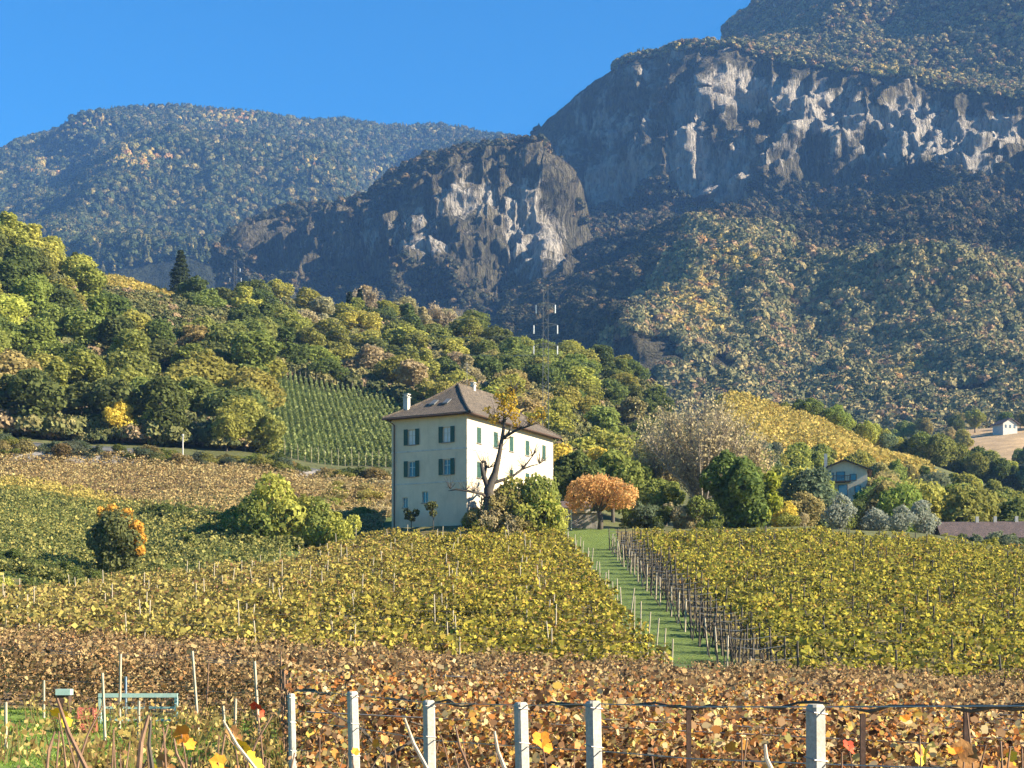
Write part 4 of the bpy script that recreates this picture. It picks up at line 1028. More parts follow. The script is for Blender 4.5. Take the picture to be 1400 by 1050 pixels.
# ------------------------------------------------------------------ foreground: concrete posts, canes, gate
posts = [(1118, 6.7, 962), (820, 8.1, 958), (722, 9.15, 960), (591, 10.3, 957), (490, 11.5, 945), (404, 12.9, 948)]
lbs = ['nearest and thickest white concrete post, on the right', 'second nearest concrete post, right of the leaf-hung one', 'concrete post with the orange leaf beside it', 'fourth concrete post from the right, middle of the row', 'weathered concrete post second from the left end', 'small concrete post at the left end of the row']
for (px, Y, py), lb in zip(posts, lbs):
    X = P3(px, Y); zg = g1(X, Y); top = (HY-py)/F*Y; w = .036 if px > 410 else .028
    m = MB(); c = .012; zt = top
    ring = lambda z, q: [(q, q-c, z), (q-c, q, z), (-q+c, q, z), (-q, q-c, z), (-q, -q+c, z), (-q+c, -q, z), (q-c, -q, z), (q, -q+c, z)]
    lv = [(zg-.4-zg, w*1.12), (top-zg-.012, w), (top-zg, w-.008)]
    for z, q in lv: m.v += ring(z, q)
    for k in range(2):
        for a in range(8): b = (a+1) % 8; m.f.append((k*8+b, k*8+a, (k+1)*8+a, (k+1)*8+b))
    m.f.append(tuple(range(16, 24))[::-1])
    e = m.build('concrete_post', M['concrete']); e.location = (X, Y, zg); e.rotation_euler = (rs.gauss(0, .012), -.02, rs.uniform(.3, .6))
    tag(e, lb, 'post', 'concrete trellis posts of the near row')
    q = MB()
    for z in (.035, .25, .5):
        zz = top-zg-z; r_ = w*1.04
        q.tube([(r_, r_, zz), (-r_, r_, zz+.01), (-r_, -r_, zz), (r_, -r_, zz-.01), (r_, r_, zz)], .0035, 4)
    q.build('wire_tie', M['wire'], e)
for px, Y, py, lb in ((942, 7.4, 958, 'thin dark steel post left of the nearest concrete post'), (1322, 6.4, 972, 'thin dark steel post right of the nearest concrete post'), (1180, 6.9, 976, 'short rusty steel rod just right of the nearest concrete post')):
    X = P3(px, Y); zg = g1(X, Y); h = (HY-py)/F*Y-zg
    m = MB(); m.box(-.012, -.003, -.4, .012, 0, h); m.box(-.012, 0, -.4, -.009, .018, h); m.box(.009, 0, -.4, .012, .018, h)
    p = m.build('steel_post', M['steel_dark']); p.location = (X, Y, zg); tag(p, lb, 'post', 'thin steel posts of the near row')
# wires and the woody cordon tied along the near row
pw = [at(px, py, Y) for px, py, Y in ((1500, 964, 5.6), (1118, 966, 6.7), (942, 966, 7.4), (820, 962, 8.1), (722, 964, 9.15), (591, 961, 10.3), (490, 950, 11.5), (404, 944, 12.7))]
for dz, lb in ((0, 'upper'), (-.26, 'lower')):
    o = MB().tube([p+np.array([0, -.03, dz]) for p in pw], .004, 4).build('trellis_wire', M['wire']); tag(o, '%s steel wire of the near trellis running past the concrete posts' % lb, 'wire')
m = MB()
for a, b in zip(pw[:-1], pw[1:]):
    for k in range(int(np.linalg.norm(b-a)/.28)):
        if rs.random() < .38: continue
        p = a+(b-a)*rs.random(); d = (b-a)/np.linalg.norm(b-a)
        pts = [p-d*.2+np.array([0, 0, rs.uniform(-.015, .015)]), p+np.array([0, 0, rs.uniform(-.02, .02)]), p+d*.22+np.array([0, 0, rs.uniform(-.01, .01)])]
        pts = [pts[0], (pts[0]+pts[1])/2+np.array([0, .01, rs.uniform(-.02, .02)]), pts[1], (pts[1]+pts[2])/2+np.array([0, -.01, rs.uniform(-.02, .02)]), pts[2]]
        m.tube(pts, [.004, .008, .006, .009, .003], 6)
o = m.build('vine_cordon', M['bark']); tag(o, 'dark pruned vine wood tied along the top wire of the near trellis', 'vine')
# vine plants of the near row (canes and leaves) standing below the wire
LEAFP = [(0, -.36), (.27, -.46), (.5, -.24), (.42, -.02), (.52, .22), (.27, .31), (0, .56), (-.25, .32), (-.52, .2), (-.41, -.02), (-.48, -.27), (-.25, -.44)]
def leaf_mb(m, c, s, rs, face=(0, -1, .3)):
    n = Vector(face)+Vector((rs.gauss(0, .5), rs.gauss(0, .3), rs.gauss(0, .5))); n.normalize(); u = n.orthogonal().normalized(); w = n.cross(u); a = rs.uniform(0, 6.28)
    u, w = u*math.cos(a)+w*math.sin(a), w*math.cos(a)-u*math.sin(a)
    cc = Vector(c); ring = [tuple(cc+u*x*s+w*y*s+n*(s*.25*(abs(x)-.3))) for x, y in LEAFP]
    i = len(m.v); m.v.append(tuple(cc-n*s*.06)); m.v += ring
    for k in range(12): m.f.append((i, i+1+k, i+1+(k+1) % 12))
def vine_plant(px, Y, py_top, label, nc, nl, mats, spread=.35, leaf=.085, name='vine_plant', canem='cane', zlo=.9):
    X = P3(px, Y); zg = g1(X, Y); H = (HY-py_top)/F*Y-zg
    e = empty(name, (X, Y, zg)); tag(e, label, 'vine', 'vine plants in the foreground')
    m = MB(); m.tube([(0, 0, -.2), (rs.uniform(-.06, .06), 0, .5), (rs.uniform(-.1, .1), 0, 1.0)], [.035, .03, .025], 6); m.build('stem', M['bark_dark'], e)
    m = MB(); spots = []
    for k in range(nc):
        x = rs.gauss(0, spread*.5); a = rs.gauss(0, .22); y = rs.gauss(0, .12); hh = H*rs.uniform(.82, 1.02)
        pts = [(x*.4, y*.4, .95), (x*.8+a*.1, y, lerp(.95, hh, .45)), (x+a*.35, y+rs.gauss(0, .05), hh)]
        m.tube(pts, [.009, .0065, .004], 5); spots += [tuple(lerp(pts[1][c], pts[2][c], rs.random()) for c in range(3)) for _ in range(3)]
        spots += [tuple(lerp(pts[0][c], pts[1][c], rs.random()) for c in range(3)) for _ in range(3)]
    m.build('cane', M[canem], e)
    for nm, frac in mats:
        q = MB()
        nm_ = 'foliage'
        for k in range(max(1, int(nl*frac))):
            s = rs.choice(spots); leaf_mb(q, (s[0]+rs.gauss(0, .05), s[1]+rs.gauss(0, .05), s[2]+rs.gauss(0, .05)), leaf*rs.uniform(.6, 1.25), rs)
        q.build(nm_, M[nm], e)
    return e
LF = 'leaf_orange leaf_red leaf_brown leaf_yellow'.split()
near_v = [(1215, 6.35, 996), (1290, 6.2, 984), (1370, 6.0, 990), (1430, 5.9, 985), (1040, 7.0, 1010), (975, 7.3, 1003), (890, 7.8, 1012), (775, 8.7, 1005), (660, 9.8, 1000), (540, 10.9, 990), (450, 12.1, 985)]
for k, (px, Y, py) in enumerate(near_v):
    right = px > 1150
    vine_plant(px, Y, py, '%s vine %s of the nearest concrete post, with %s leaves' % (ordn(k+1 if right else k-3), 'right' if right else 'left', 'yellow and orange' if right else 'few brown'),
               7 if right else 5, 46 if right else 13, [('leaf_orange', .2), ('leaf_yellow', .32 if 1180 < px < 1350 else .12), ('leaf_brown', .33), ('leaf_red', .15)], spread=.5, leaf=.075)
lv_ = [(92, 6.3, 985), (150, 7, 1000), (195, 6.6, 1002), (240, 7.0, 1005), (300, 6.4, 995), (345, 6.8, 1000), (30, 7.2, 1003), (390, 8, 1010)]
for k, (px, Y, py) in enumerate(lv_):
    vine_plant(px, Y, py, '%s nearly bare vine from the left in the bottom left corner' % ordn(sorted(q[0] for q in lv_).index(px)+1), 6, 9, [('leaf_orange', .3), ('leaf_yellow', .12), ('leaf_brown', .43), ('leaf_red', .15)], spread=.3, leaf=.055)
# distinct canes leaning in the foreground
canes = [((118, 1060), (78, 955), 6.0, .011, 'cane'), ((100, 1052), (140, 965), 6.4, .006, 'cane'), ((185, 1060), (203, 978), 6.2, .013, 'cane'), ((205, 1058), (206, 985), 6.3, .010, 'bark_dark'), ((352, 1060), (305, 985), 6.0, .008, 'cane_pale'), ((330, 1056), (372, 978), 6.6, .006, 'cane'),
         ((585, 1060), (553, 982), 7, .010, 'cane_pale'), ((690, 1060), (676, 1000), 7.5, .011, 'cane_pale'), ((1054, 1060), (1046, 1018), 6.4, .011, 'cane_pale'), ((300, 1000), (345, 1040), 6.9, .005, 'cane'), ((640, 1058), (622, 990), 8, .008, 'cane'), ((60, 1056), (75, 1000), 6.5, .007, 'cane'), ((250, 1056), (238, 1010), 6.5, .007, 'cane')]
for k, (a, b, Y, r_, mm) in enumerate(canes):
    p, q = at(a[0], a[1], Y), at(b[0], b[1], Y+.05); d = (p-q); p = q+d*2.2/max(.1, abs(d[2])/1) if False else p
    d = p-q; n_ = 1.75/max(.05, -d[2]*1.0); base = q+d*min(n_, 6); base[0] = q[0]+d[0]*min(2.5, n_); base[2] = g1(base[0], Y)-.1
    mid = q+d*.9
    o = MB().tube([base, mid+np.array([.01, 0, 0]), (mid+q)/2+np.array([-.006, 0, 0]), q], [r_*1.2, r_*1.05, r_*.9, r_*.6], 6).build('vine_cane', M[mm])
    tag(o, 'single %s cane leaning in the foreground, %s from the left' % ({'cane': 'brown', 'bark_dark': 'dark', 'cane_pale': 'pale'}[mm], ordn(sorted(c[1][0] for c in canes).index(b[0])+1)), 'vine cane', 'single canes in the foreground')
# distinct big leaves with their stalks
big = [((740, 1010), 7.6, .12, 'leaf_orange', 'single bright orange leaf beside the third concrete post'), ((350, 966), 7.2, .085, 'leaf_red', 'single red leaf held above the teal gate'), ((331, 1020), 6.2, .10, 'leaf_yellow', 'large yellow leaf at the bottom left'),
       ((248, 1004), 6.4, .11, 'leaf_orange', 'ochre leaf under the right end of the teal gate'), ((80, 975), 6.4, .10, 'leaf_yellow', 'yellow leaf at the tip of the leaning cane, left edge'), ((350, 1046), 6.2, .09, 'leaf_yellow', 'yellow leaf at the bottom edge'),
       ((298, 1042), 6.1, .09, 'leaf_orange', 'orange leaf at the bottom edge beside the yellow one'), ((318, 1000), 6.8, .08, 'leaf_brown', 'brown leaf above the large yellow one'), ((222, 1040), 6.2, .09, 'leaf_brown', 'brown leaf at the bottom edge, left'), ((1160, 1018), 6.7, .07, 'leaf_red', 'red leaf just right of the nearest concrete post')]
for (px, py), Y, s, mm, lb in big:
    c = at(px, py, Y); e = empty('vine_leaf', c); tag(e, lb, 'leaf')
    q = MB(); leaf_mb(q, (0, 0, 0), s*.78, rs, (.15, -1, .2)); leaf_mb(q, (s*.3, .02, -s*.4), s*.5, rs, (.3, -1, .2)); q.build('blade', M[mm], e)
    zb = g1(c[0], c[1])-c[2]
    MB().tube([(0, 0, 0), (.02, 0, -.12), (.05, .03, -.5), (-.02, .05, zb-.1)], [.003, .004, .007, .012], 5).build('stalk', M['cane'], e)
# tall pale stakes standing in the grass by the gate
for k, (px, py, Y, ln) in enumerate(((165, 894, 31, .02), (263, 890, 31, -.09), (140, 920, 28, -.05), (348, 904, 27, -.07), (172, 925, 33.5, 0), (190, 958, 28, .02), (205, 980, 30, 0), (322, 955, 27, .02), (8, 960, 26, 0), (60, 930, 34, 0), (305, 965, 30, -.1), (412, 962, 26, 0))):
    X = P3(px, Y); zg = g1(X, Y); h = (HY-py)/F*Y-zg
    p = MB().tube([(ln*h*-1, 0, -.3), (0, 0, h)], [.035, .03], 6).build('wooden_stake', M['blue_paint'] if k == 4 else M['stake']); p.location = (X, Y, zg)
    tag(p, 'dark blue-grey square stake at the middle of the teal gate' if k == 4 else '%s pale wooden stake from the left on the grass patch around the teal gate' % ordn(sorted([165, 263, 140, 348, 190, 205, 322, 8, 60, 305, 412]).index(px)+1), 'stake', 'wooden stakes by the teal gate')
# teal gate and red crates
gx0, gx1, gy = P3(135, 33), P3(243, 33), 33.0; gz = g1((gx0+gx1)/2, gy); gw = gx1-gx0
gate = empty('metal_gate', (gx0, gy, gz)); tag(gate, 'pale turquoise tubular metal gate with wire mesh standing on the grass patch', 'gate')
top = (HY-948)/F*33-gz; m = MB()
m.box(0, -.05, top-.09, gw, .05, top); m.box(gw-.07, -.045, -.1, gw, .045, top-.092); m.box(0, -.04, -.1, .06, .04, top-.092); m.box(.06, -.02, .1, gw-.07, .02, .15); m.box(.06, -.02, top*.52, gw-.07, .02, top*.52+.05)
m.build('frame', M['teal'], gate)
m = MB()
for k in range(1, 14): x = gw*k/14; m.tube([(x, .03, .1), (x, .03, top-.1)], .008, 4)
for k in range(1, 7): m.tube([(.06, .032, top*k/7), (gw-.07, .032, top*k/7)], .006, 4)
m.build('wire_mesh', M['galv'], gate)
X = P3(88, 32); e = empty('teal_box', (X, 32, g1(X, 32))); tag(e, 'small box with pale turquoise lid on legs left of the red crate', 'box')
zt = (HY-942)/F*32-g1(X, 32); MB().box(-.16, -.12, zt-.13, .16, .12, zt).build('lid', M['teal'], e); m = MB()
for sx in (-.12, .12):
    for sy in (-.08, .08): m.tube([(sx, sy, -.1), (sx, sy, zt-.13)], .015, 5)
m.build('frame', M['steel_dark'], e); MB().box(-.13, -.09, zt-.5, .13, .09, zt-.135).build('body', M['steel_dark'], e)
def crate(X, Y, z, w, h, label, rz=0):
    e = empty('plastic_crate', (X, Y, z), rz); tag(e, label, 'crate', 'coral red crates by the gate')
    m = MB(); t_ = .015; d = w*.7
    for k in range(5):
        z0 = h*(k/5)+.005; z1 = h*(k+.72)/5
        m.box(-w/2, -d/2, z0, w/2, -d/2+t_, z1); m.box(-w/2, d/2-t_, z0, w/2, d/2, z1); m.box(-w/2, -d/2+t_, z0, -w/2+t_, d/2-t_, z1); m.box(w/2-t_, -d/2+t_, z0, w/2, d/2-t_, z1)
    for sx in (-1, 1):
        for sy in (-1, 1): m.box(sx*(w/2+.004)-t_, sy*(d/2+.004)-t_, 0, sx*(w/2+.004)+t_, sy*(d/2+.004)+t_, h)
    m.build('body', M['red_plastic'], e); MB().box(-w/2+.02, -d/2+.02, .0, w/2-.02, d/2-.02, .012).build('floor', M['red_plastic'], e)
zc = g1(P3(112, 30), 30)
crate(P3(121, 30), 30, zc, .3, .26, 'bottom crate of the coral red stack left of the gate', .2)
crate(P3(119, 30), 30, zc+.265, .3, .26, 'top crate of the coral red stack left of the gate', .05)
# grass in the front left corner
n = 26000; Yg = rng.uniform(11, 37, n); Xg = (rng.uniform(-20, 425, n)-CX)/F*Yg; zz = G(Xg, Yg)
hg = .03+.10*rng.random(n)*vnoise(np.stack([Xg*.8, Yg*.5, Xg*0], 1), 3); az = rng.random(n)*6.283; wd = .014
V = np.stack([np.stack([Xg-np.cos(az)*wd, Yg-np.sin(az)*wd, zz-.02], 1), np.stack([Xg+np.cos(az)*wd, Yg+np.sin(az)*wd, zz-.02], 1), np.stack([Xg+rng.normal(size=n)*.07, Yg+rng.normal(size=n)*.07, zz+hg], 1)], 1).reshape(-1, 3)
M['grass'] = ramp_leaf('grass_blades', [(0, (.07, .13, .02)), (.5, (.16, .27, .04)), (.85, (.28, .36, .07)), (1, (.4, .34, .16))], .4, .4, .4)
tag(link('grass', np_mesh('grass', V, np.arange(3*n).reshape(n, 3), M['grass'], face_attr={'v': rng.random(n)})), 'bright green grass around the teal gate', 'grass', kind='stuff')
# dry weeds and bare shoots in the front left
n = 1500; Yg = rng.uniform(20, 32, n); Xg = (rng.uniform(-20, 425, n)-CX)/F*Yg; zz = G(Xg, Yg); keep = vnoise(np.stack([Xg*1.1, Yg*.7, Xg*0], 1), 17) > .55
Xg, Yg, zz = Xg[keep], Yg[keep], zz[keep]; n = len(Xg); hg = .2+.5*rng.random(n); wd = .012; dx = rng.normal(size=n)*.16
V = np.stack([np.stack([Xg-wd, Yg, zz], 1), np.stack([Xg+wd, Yg, zz], 1), np.stack([Xg+dx+wd*.6, Yg, zz+hg], 1), np.stack([Xg+dx-wd*.6, Yg, zz+hg], 1)], 1).reshape(-1, 3)
C2 = np.stack([Xg+dx*.8, Yg, zz+hg*.85], 1); C2 = np.repeat(C2, 3, 0)+rng.normal(size=(3*n, 3))*.09; V2, F2 = quads(C2, rng.normal(size=C2.shape), .06*(.6+.8*rng.random(len(C2))))
Vall = np.concatenate([V, V2]); Fall = np.concatenate([np.arange(4*n).reshape(n, 4), F2+4*n])
tag(link('weeds', np_mesh('weeds', Vall, Fall, M['vine_straw'], face_attr={'v': rng.random(len(Fall))})), 'tall dry weeds scattered over the grass patch', 'weeds', kind='stuff')

# ------------------------------------------------------------------ mountains
def mountain(name, cols, nk, px_rng, nx, sub, disp, rockfn, mat, seed):
    """cols: {px: [(Y, py) * nk]} control sections; a surface through them, displaced by noise"""
    ks = sorted(cols); us = np.linspace(px_rng[0], px_rng[1], nx)
    A = np.array([[c for c in cols[k]] for k in ks], float)            # (K, nk, 2)
    sv = np.concatenate([np.linspace(i, i+1, s, endpoint=False) for i, s in enumerate(sub)]+[[nk-1]])
    # smooth interpolation across columns
    j = np.clip(np.searchsorted(ks, us)-1, 0, len(ks)-2); ka = np.array(ks, float)
    t_ = np.clip((us-ka[j])/(ka[j+1]-ka[j]), 0, 1); t_ = lerp(t_, t_*t_*(3-2*t_), .5)
    S = A[j]*(1-t_)[:, None, None]+A[j+1]*t_[:, None, None]            # (nx, nk, 2)
    i0 = np.clip(np.floor(sv).astype(int), 0, nk-2); f = sv-i0
    Q = S[:, i0]*(1-f)[None, :, None]+S[:, i0+1]*f[None, :, None]        # (nx, ns, 2)
    Y = Q[..., 0]; X = (us[:, None]-CX)/F*Y; Z = (HY-Q[..., 1])/F*Y
    Pn = np.stack([X, Y, Z], -1); sh = Pn.shape[:2]
    du = np.gradient(Pn, axis=0); dv = np.gradient(Pn, axis=1); Nn = np.cross(du, dv); Nn /= np.maximum(np.linalg.norm(Nn, axis=-1, keepdims=True), 1e-6)
    flat = Pn.reshape(-1, 3); svm = np.broadcast_to(sv[None], sh).ravel(); um = np.broadcast_to(us[:, None], sh).ravel()
    d = disp(flat, um, svm)
    Pf = flat+Nn.reshape(-1, 3)*d[:, None]
    rock = rockfn(Pf, um, svm)
    ns = sh[1]; i = (np.arange(sh[0]-1)[:, None]*ns+np.arange(ns-1)[None]).ravel()
    Fc = np.stack([i, i+ns, i+ns+1, i+1], 1)
    me = np_mesh(name, Pf, Fc, mat, True, vert_attr={'rock': rock})
    o = tag(link(name, me), kind='structure')
    return Pf.reshape(sh+(3,)), rock.reshape(sh), us, sv, o
def mount_mat(name, soil0, soil1, rock0, rock1):
    t = NT(name); a = t.n('ShaderNodeAttribute', attribute_name='rock'); g = t.n('ShaderNodeNewGeometry'); pos = g.outputs['Position']
    mp = t.n('ShaderNodeMapping'); mp.inputs['Scale'].default_value = (1, 1, .28); t.l(pos, mp.inputs['Vector'])
    mp2 = t.n('ShaderNodeMapping'); mp2.inputs['Scale'].default_value = (1, 1, .12); t.l(pos, mp2.inputs['Vector'])
    n1 = t.noise(.035, 8, mp.outputs['Vector'], .75, .3); n2 = t.noise(.11, 7, mp2.outputs['Vector'], .75); n3 = t.noise(.02, 4, pos)
    f = t.math('ADD', a.outputs['Fac'], t.math('MULTIPLY', t.math('SUBTRACT', n1, .5), 1.7))
    f = t.math('ADD', f, t.math('MULTIPLY', t.math('SUBTRACT', n2, .5), .9))
    mask = t.ramp(f, [(.5, 0), (.68, 1)])
    n4 = t.noise(.22, 5, mp.outputs['Vector'], .75)
    sc = t.mix(1.0, t.ramp(n3, [(.35, soil0), (.65, soil1)]), t.ramp(n4, [(.35, .35), (.65, 2.0)]), 'MULTIPLY')
    n5 = t.noise(.3, 4, mp2.outputs['Vector'], .7)
    rc = t.ramp(t.math('MULTIPLY', t.math('ADD', n2, n5), .5), [(.42, rock0), (.54, rock1), (.68, tuple(min(1, c*1.25) for c in rock1))])
    return t.surf(t.mix(mask, sc, rc), 1.0, t.math('ADD', t.math('ADD', n1, n2), n5), 1.0, 16.0, spec=.05)
M['massif'] = mount_mat('limestone_massif', (.075, .07, .045), (.135, .115, .075), (.21, .19, .16), (.56, .50, .42))
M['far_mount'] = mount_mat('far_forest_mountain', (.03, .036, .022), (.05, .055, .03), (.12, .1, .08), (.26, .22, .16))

# left mountain
def lm(px, ridge, base=440, kY=1.0):
    return [(1500*kY, base+60), (1900*kY, base-50), (2350*kY, lerp(base-50, ridge, .45)), (2750*kY, lerp(base-50, ridge, .8)), (3000*kY, ridge), (3300*kY, ridge+70), (4000*kY, ridge+260)]
RL = {-900: 330, -500: 300, -200: 262, 0: 207, 60: 183, 140: 149, 230: 142, 330: 150, 420: 161, 520: 166, 600: 166, 690: 183, 760: 200, 900: 240, 1200: 300}
cols = {k: lm(k, v+7, 440, 1.0+.1*math.exp(-((k-560)/110)**2)) for k, v in RL.items()}
def disp1(p, u, s):
    d = (fbm(p*np.array([1/420, 1/420, 1/600]), 4, 71, True)-.55)*190+(fbm(p/90, 4, 75)-.5)*34
    valley = -100*np.exp(-((u-lerp(455, 560, np.clip(s/4, 0, 1)))/42)**2)
    return (d+valley)*np.clip(s/1.2, 0, 1)*np.clip((4.0-s)/1.3, .06, 1)
def rock1(p, u, s): return np.clip(.05+.42*np.exp(-(((u-185)/60)**2+((s-2.9)/.45)**2))+.4*np.exp(-(((u-60)/22)**2+((s-2.2)/.3)**2))+.5*np.exp(-(((u-512)/12)**2+((s-2.75)/.2)**2))+.3*np.exp(-(((u-270)/60)**2+((s-3.8)/.2)**2)), 0, 1)
L1 = mountain('left_mountain', cols, 7, (-900, 1200), 520, (10, 60, 60, 60, 40, 8), disp1, rock1, M['far_mount'], 1)

# cliff spur in the middle
RS = {322: 402, 328: 372, 338: 338, 352: 310, 375: 296, 400: 287, 450: 281, 500: 266, 540: 238, 590: 214, 650: 202, 700: 195, 722: 192, 738: 197, 748: 222, 758: 285, 768: 350, 776: 410}
def sp(px, r):
    k = 1+.10*max(0, (640-px)/320)**1.0+.0
    cl = 1.0 if 500 < px else 0.4
    b = 470
    mid = lerp(b, r, .42); tp = lerp(b, r, .80)
    return [(900*k, b+70), (1180*k, b), (1300*k, mid), (1345*k, tp), (1420*k, r), (1500*k, r+60), (1700*k, r+250)]
def disp2(p, u, s):
    rg = fbm(p*np.array([1/70, 1/70, 1/260]), 4, 81, True)-.5
    return (rg*70+(fbm(p*np.array([1/16, 1/16, 1/55]), 4, 85, True)-.5)*26)*np.clip((s-.6)/1, 0, 1)*np.clip((4.2-s)/1.2, .05, 1)*np.clip((u-318)/20, 0, 1)
def gauss(u, v, cu, cv, a, b, r=0): return np.exp(-(((u-cu)/a)**2+((v-cv)/b)**2))
def scr(p): return CX+F*p[:, 0]/p[:, 1], HY-F*p[:, 2]/p[:, 1]
def rock2(p, u, s):
    a, b = scr(p)
    r = .26+.5*gauss(a, b, 580, 315, 52, 48)+.62*gauss(a, b, 718, 305, 42, 75)+.9*gauss(a, b, 742, 355, 30, 55)+.5*gauss(a, b, 640, 270, 50, 35)+.3*gauss(a, b, 450, 330, 90, 40)
    return np.clip(r, 0, 1)*.8*np.clip((s-1.2)*2, 0, 1)*np.clip((3.6-s)*2, 0, 1)
L2 = mountain('cliff_spur', {k: sp(k, v+5) for k, v in RS.items()}, 7, (322, 776), 420, (8, 60, 70, 70, 40, 8), disp2, rock2, M['massif'], 2)

# massif on the right
RIM = {640: 300, 700: 205, 720: 196, 760: 160, 800: 124, 850: 94, 900: 78, 960: 74, 1000: 74, 1060: 92, 1120: 102, 1180: 114, 1300: 130, 1400: 142, 1700: 190, 2100: 240}
TOP2 = {640: 320, 700: 240, 720: 230, 760: 190, 800: 150, 850: 115, 900: 96, 960: 84, 1000: 66, 1008: 42, 1020: 32, 1050: 4, 1100: -48, 1180: -110, 1300: -170, 1400: -210, 1700: -260, 2100: -300}
LIT = {640: 470, 720: 450, 800: 430, 860: 400, 900: 372, 960: 352, 1060: 346, 1110: 362, 1150: 352, 1200: 338, 1260: 330, 1300: 340, 1330: 352, 1400: 378, 1700: 400, 2100: 420}
def interp_d(d, x): ks = sorted(d); return float(np.interp(x, ks, [d[k] for k in ks]))
cols = {}
for k in (600, 640, 680, 720, 740, 760, 780, 800, 825, 850, 880, 920, 960, 985, 1000, 1008, 1020, 1050, 1100, 1150, 1180, 1240, 1300, 1350, 1400, 1550, 1700, 2100):
    rim, t2, li = interp_d(RIM, k), interp_d(TOP2, k), interp_d(LIT, k)
    q = float(np.interp(k, [600, 760, 1000, 1400, 2100], [1.16, 1.08, 1.0, .9, .75]))
    cb = float(np.interp(k, [600, 720, 760, 820, 1000, 1150, 1300, 1400, 2100], [360, 330, 310, 305, 315, 305, 285, 285, 300]))
    led = rim-(10 if k > 1000 else -4); up1 = lerp(rim-8, t2, .5) if k > 1000 else rim+30
    if k < 1005: t2 = max(t2, rim+40); up1 = rim+22; led = rim+6
    if 1005 <= k < 1030: up1 = lerp(rim, t2, .6)
    cols[k] = [(530, 690), (720*lerp(1, q, .3), 575 if k > 900 else 590), (900*lerp(1, q, .5), lerp(li, 575, .5)), (1120*lerp(1, q, .7), li), (1330*q, lerp(li, cb, .62)), (1480*q, cb),
               (1520*q, lerp(cb, rim, .36)), (1560*q, lerp(cb, rim, .66)), (1590*q, rim), (1720*q, led-14 if k > 1030 else led), (1860*q, up1), (2150*q, t2), (2400*q, t2+90), (2800*q, t2+400)]
def disp3(p, u, s):
    rg = fbm(p*np.array([1/85, 1/85, 1/420]), 4, 91, True)-.5
    cliff = np.clip((s-4.3)/.7, 0, 1)*np.clip((8.6-s)/.6, 0, 1)
    slope = (fbm(p/150, 5, 95, True)-.6)*85*np.clip((s-.8)/1, 0, 1)*np.clip((11.4-s), .1, 1)*(1-cliff)*np.clip(abs(s-8.8)/.9, .1, 1)*np.where((u < 1000) & (s > 8), .1, 1)
    ledge = (fbm(p*np.array([1/300, 1/300, 1/34]), 3, 99)-.5)*26
    return (rg*95*cliff+ledge*cliff+(fbm(p*np.array([1/17, 1/17, 1/60]), 4, 93, True)-.5)*32*cliff+(fbm(p*np.array([1/60, 1/60, 1/9]), 3, 94)-.5)*12*cliff)*np.clip((8.5-s)/1.6, .1, 1)*np.clip((u-640)/260, .25, 1)+slope
def rock3(p, u, s):
    a, b = scr(p)
    r = 1.0*gauss(a, b, 995, 118, 55, 26)+.95*gauss(a, b, 1105, 145, 36, 26)+1.0*gauss(a, b, 1225, 160, 105, 22)+.95*gauss(a, b, 940, 200, 26, 48)+.75*gauss(a, b, 1000, 255, 30, 45)+.7*gauss(a, b, 840, 255, 32, 36)
    r += .8*gauss(a, b, 1330, 225, 45, 38)+.8*gauss(a, b, 1085, 280, 36, 22)+.6*gauss(a, b, 965, 285, 26, 26)+.5*gauss(a, b, 820, 160, 30, 30)+.7*gauss(a, b, 1380, 180, 30, 16)+.5*gauss(a, b, 1040, 30, 28, 26)+.45*gauss(a, b, 885, 105, 30, 18)+.5*gauss(a, b, 1250, 205, 60, 20)
    r = r*.8+.40+.16*gauss(a, b, 960, 220, 260, 90)
    r += .4*gauss(a, b, 1280, 360, 30, 18)
    r += .22*np.sin(p[:, 2]/13+3*fbm(p/120, 3, 101))*.5
    cliff = np.clip((s-4.5)/.4, 0, 1)*np.clip((8.25-s)/.3, 0, 1)
    up = np.clip((s-9.3)/.4, 0, 1)*(a < 1070)*.8
    return np.clip(r, 0, 1)*np.maximum(np.maximum(cliff, up), .25*(s < 4))*.85
L3 = mountain('right_massif', cols, 14, (600, 2100), 640, (6, 30, 34, 34, 30, 30, 50, 40, 40, 26, 30, 40, 8), disp3, rock3, M['massif'], 3)

# ------------------------------------------------------------------ forests on the mountains
def low_tree(kind, seed, mat):
    st = rng.bit_generator.state
    if kind == 'conifer':
        n = 90; z = rng.random(n)**.75; az = rng.random(n)*6.283; tier = np.floor(z*6)/6
        rr = (1-tier)*.21*(.6+.4*rng.random(n)); C = np.stack([np.cos(az)*rr, np.sin(az)*rr, .05+.95*tier-rr*.3+.05*rng.random(n)], 1)
        N = np.stack([np.cos(az)*.8, np.sin(az)*.8, np.full(n, .5)], 1)+rng.normal(size=(n, 3))*.3; s = .17*(1-tier*.6)
    else:
        n = 120; d = rng.normal(size=(n, 3)); d /= np.linalg.norm(d, axis=1, keepdims=True); d[:, 2] = np.abs(d[:, 2])*1.1-.25
        lump = fbm(d*2.2+seed*7, 2, seed); C = d*(.3+.28*lump)[:, None]+np.array([0, 0, .42]); N = d+rng.normal(size=d.shape)*.3; s = np.full(n, .19)
    if kind == 'shrub':
        n = 520; d = rng.normal(size=(n, 3)); d /= np.linalg.norm(d, axis=1, keepdims=True); d[:, 2] = np.abs(d[:, 2])*.9-.1
        lump = fbm(d*2.6+seed*5, 3, seed+9); C = d*(.22+.42*lump)[:, None]+np.array([0, 0, .3]); N = d+rng.normal(size=d.shape)*.5; s = np.full(n, .075)
    V, Fc = quads(C, N, s*(.7+.6*rng.random(n)))
    return np_mesh(kind+'_small', V, Fc, mat, face_attr={'v': rng.random(len(Fc))})
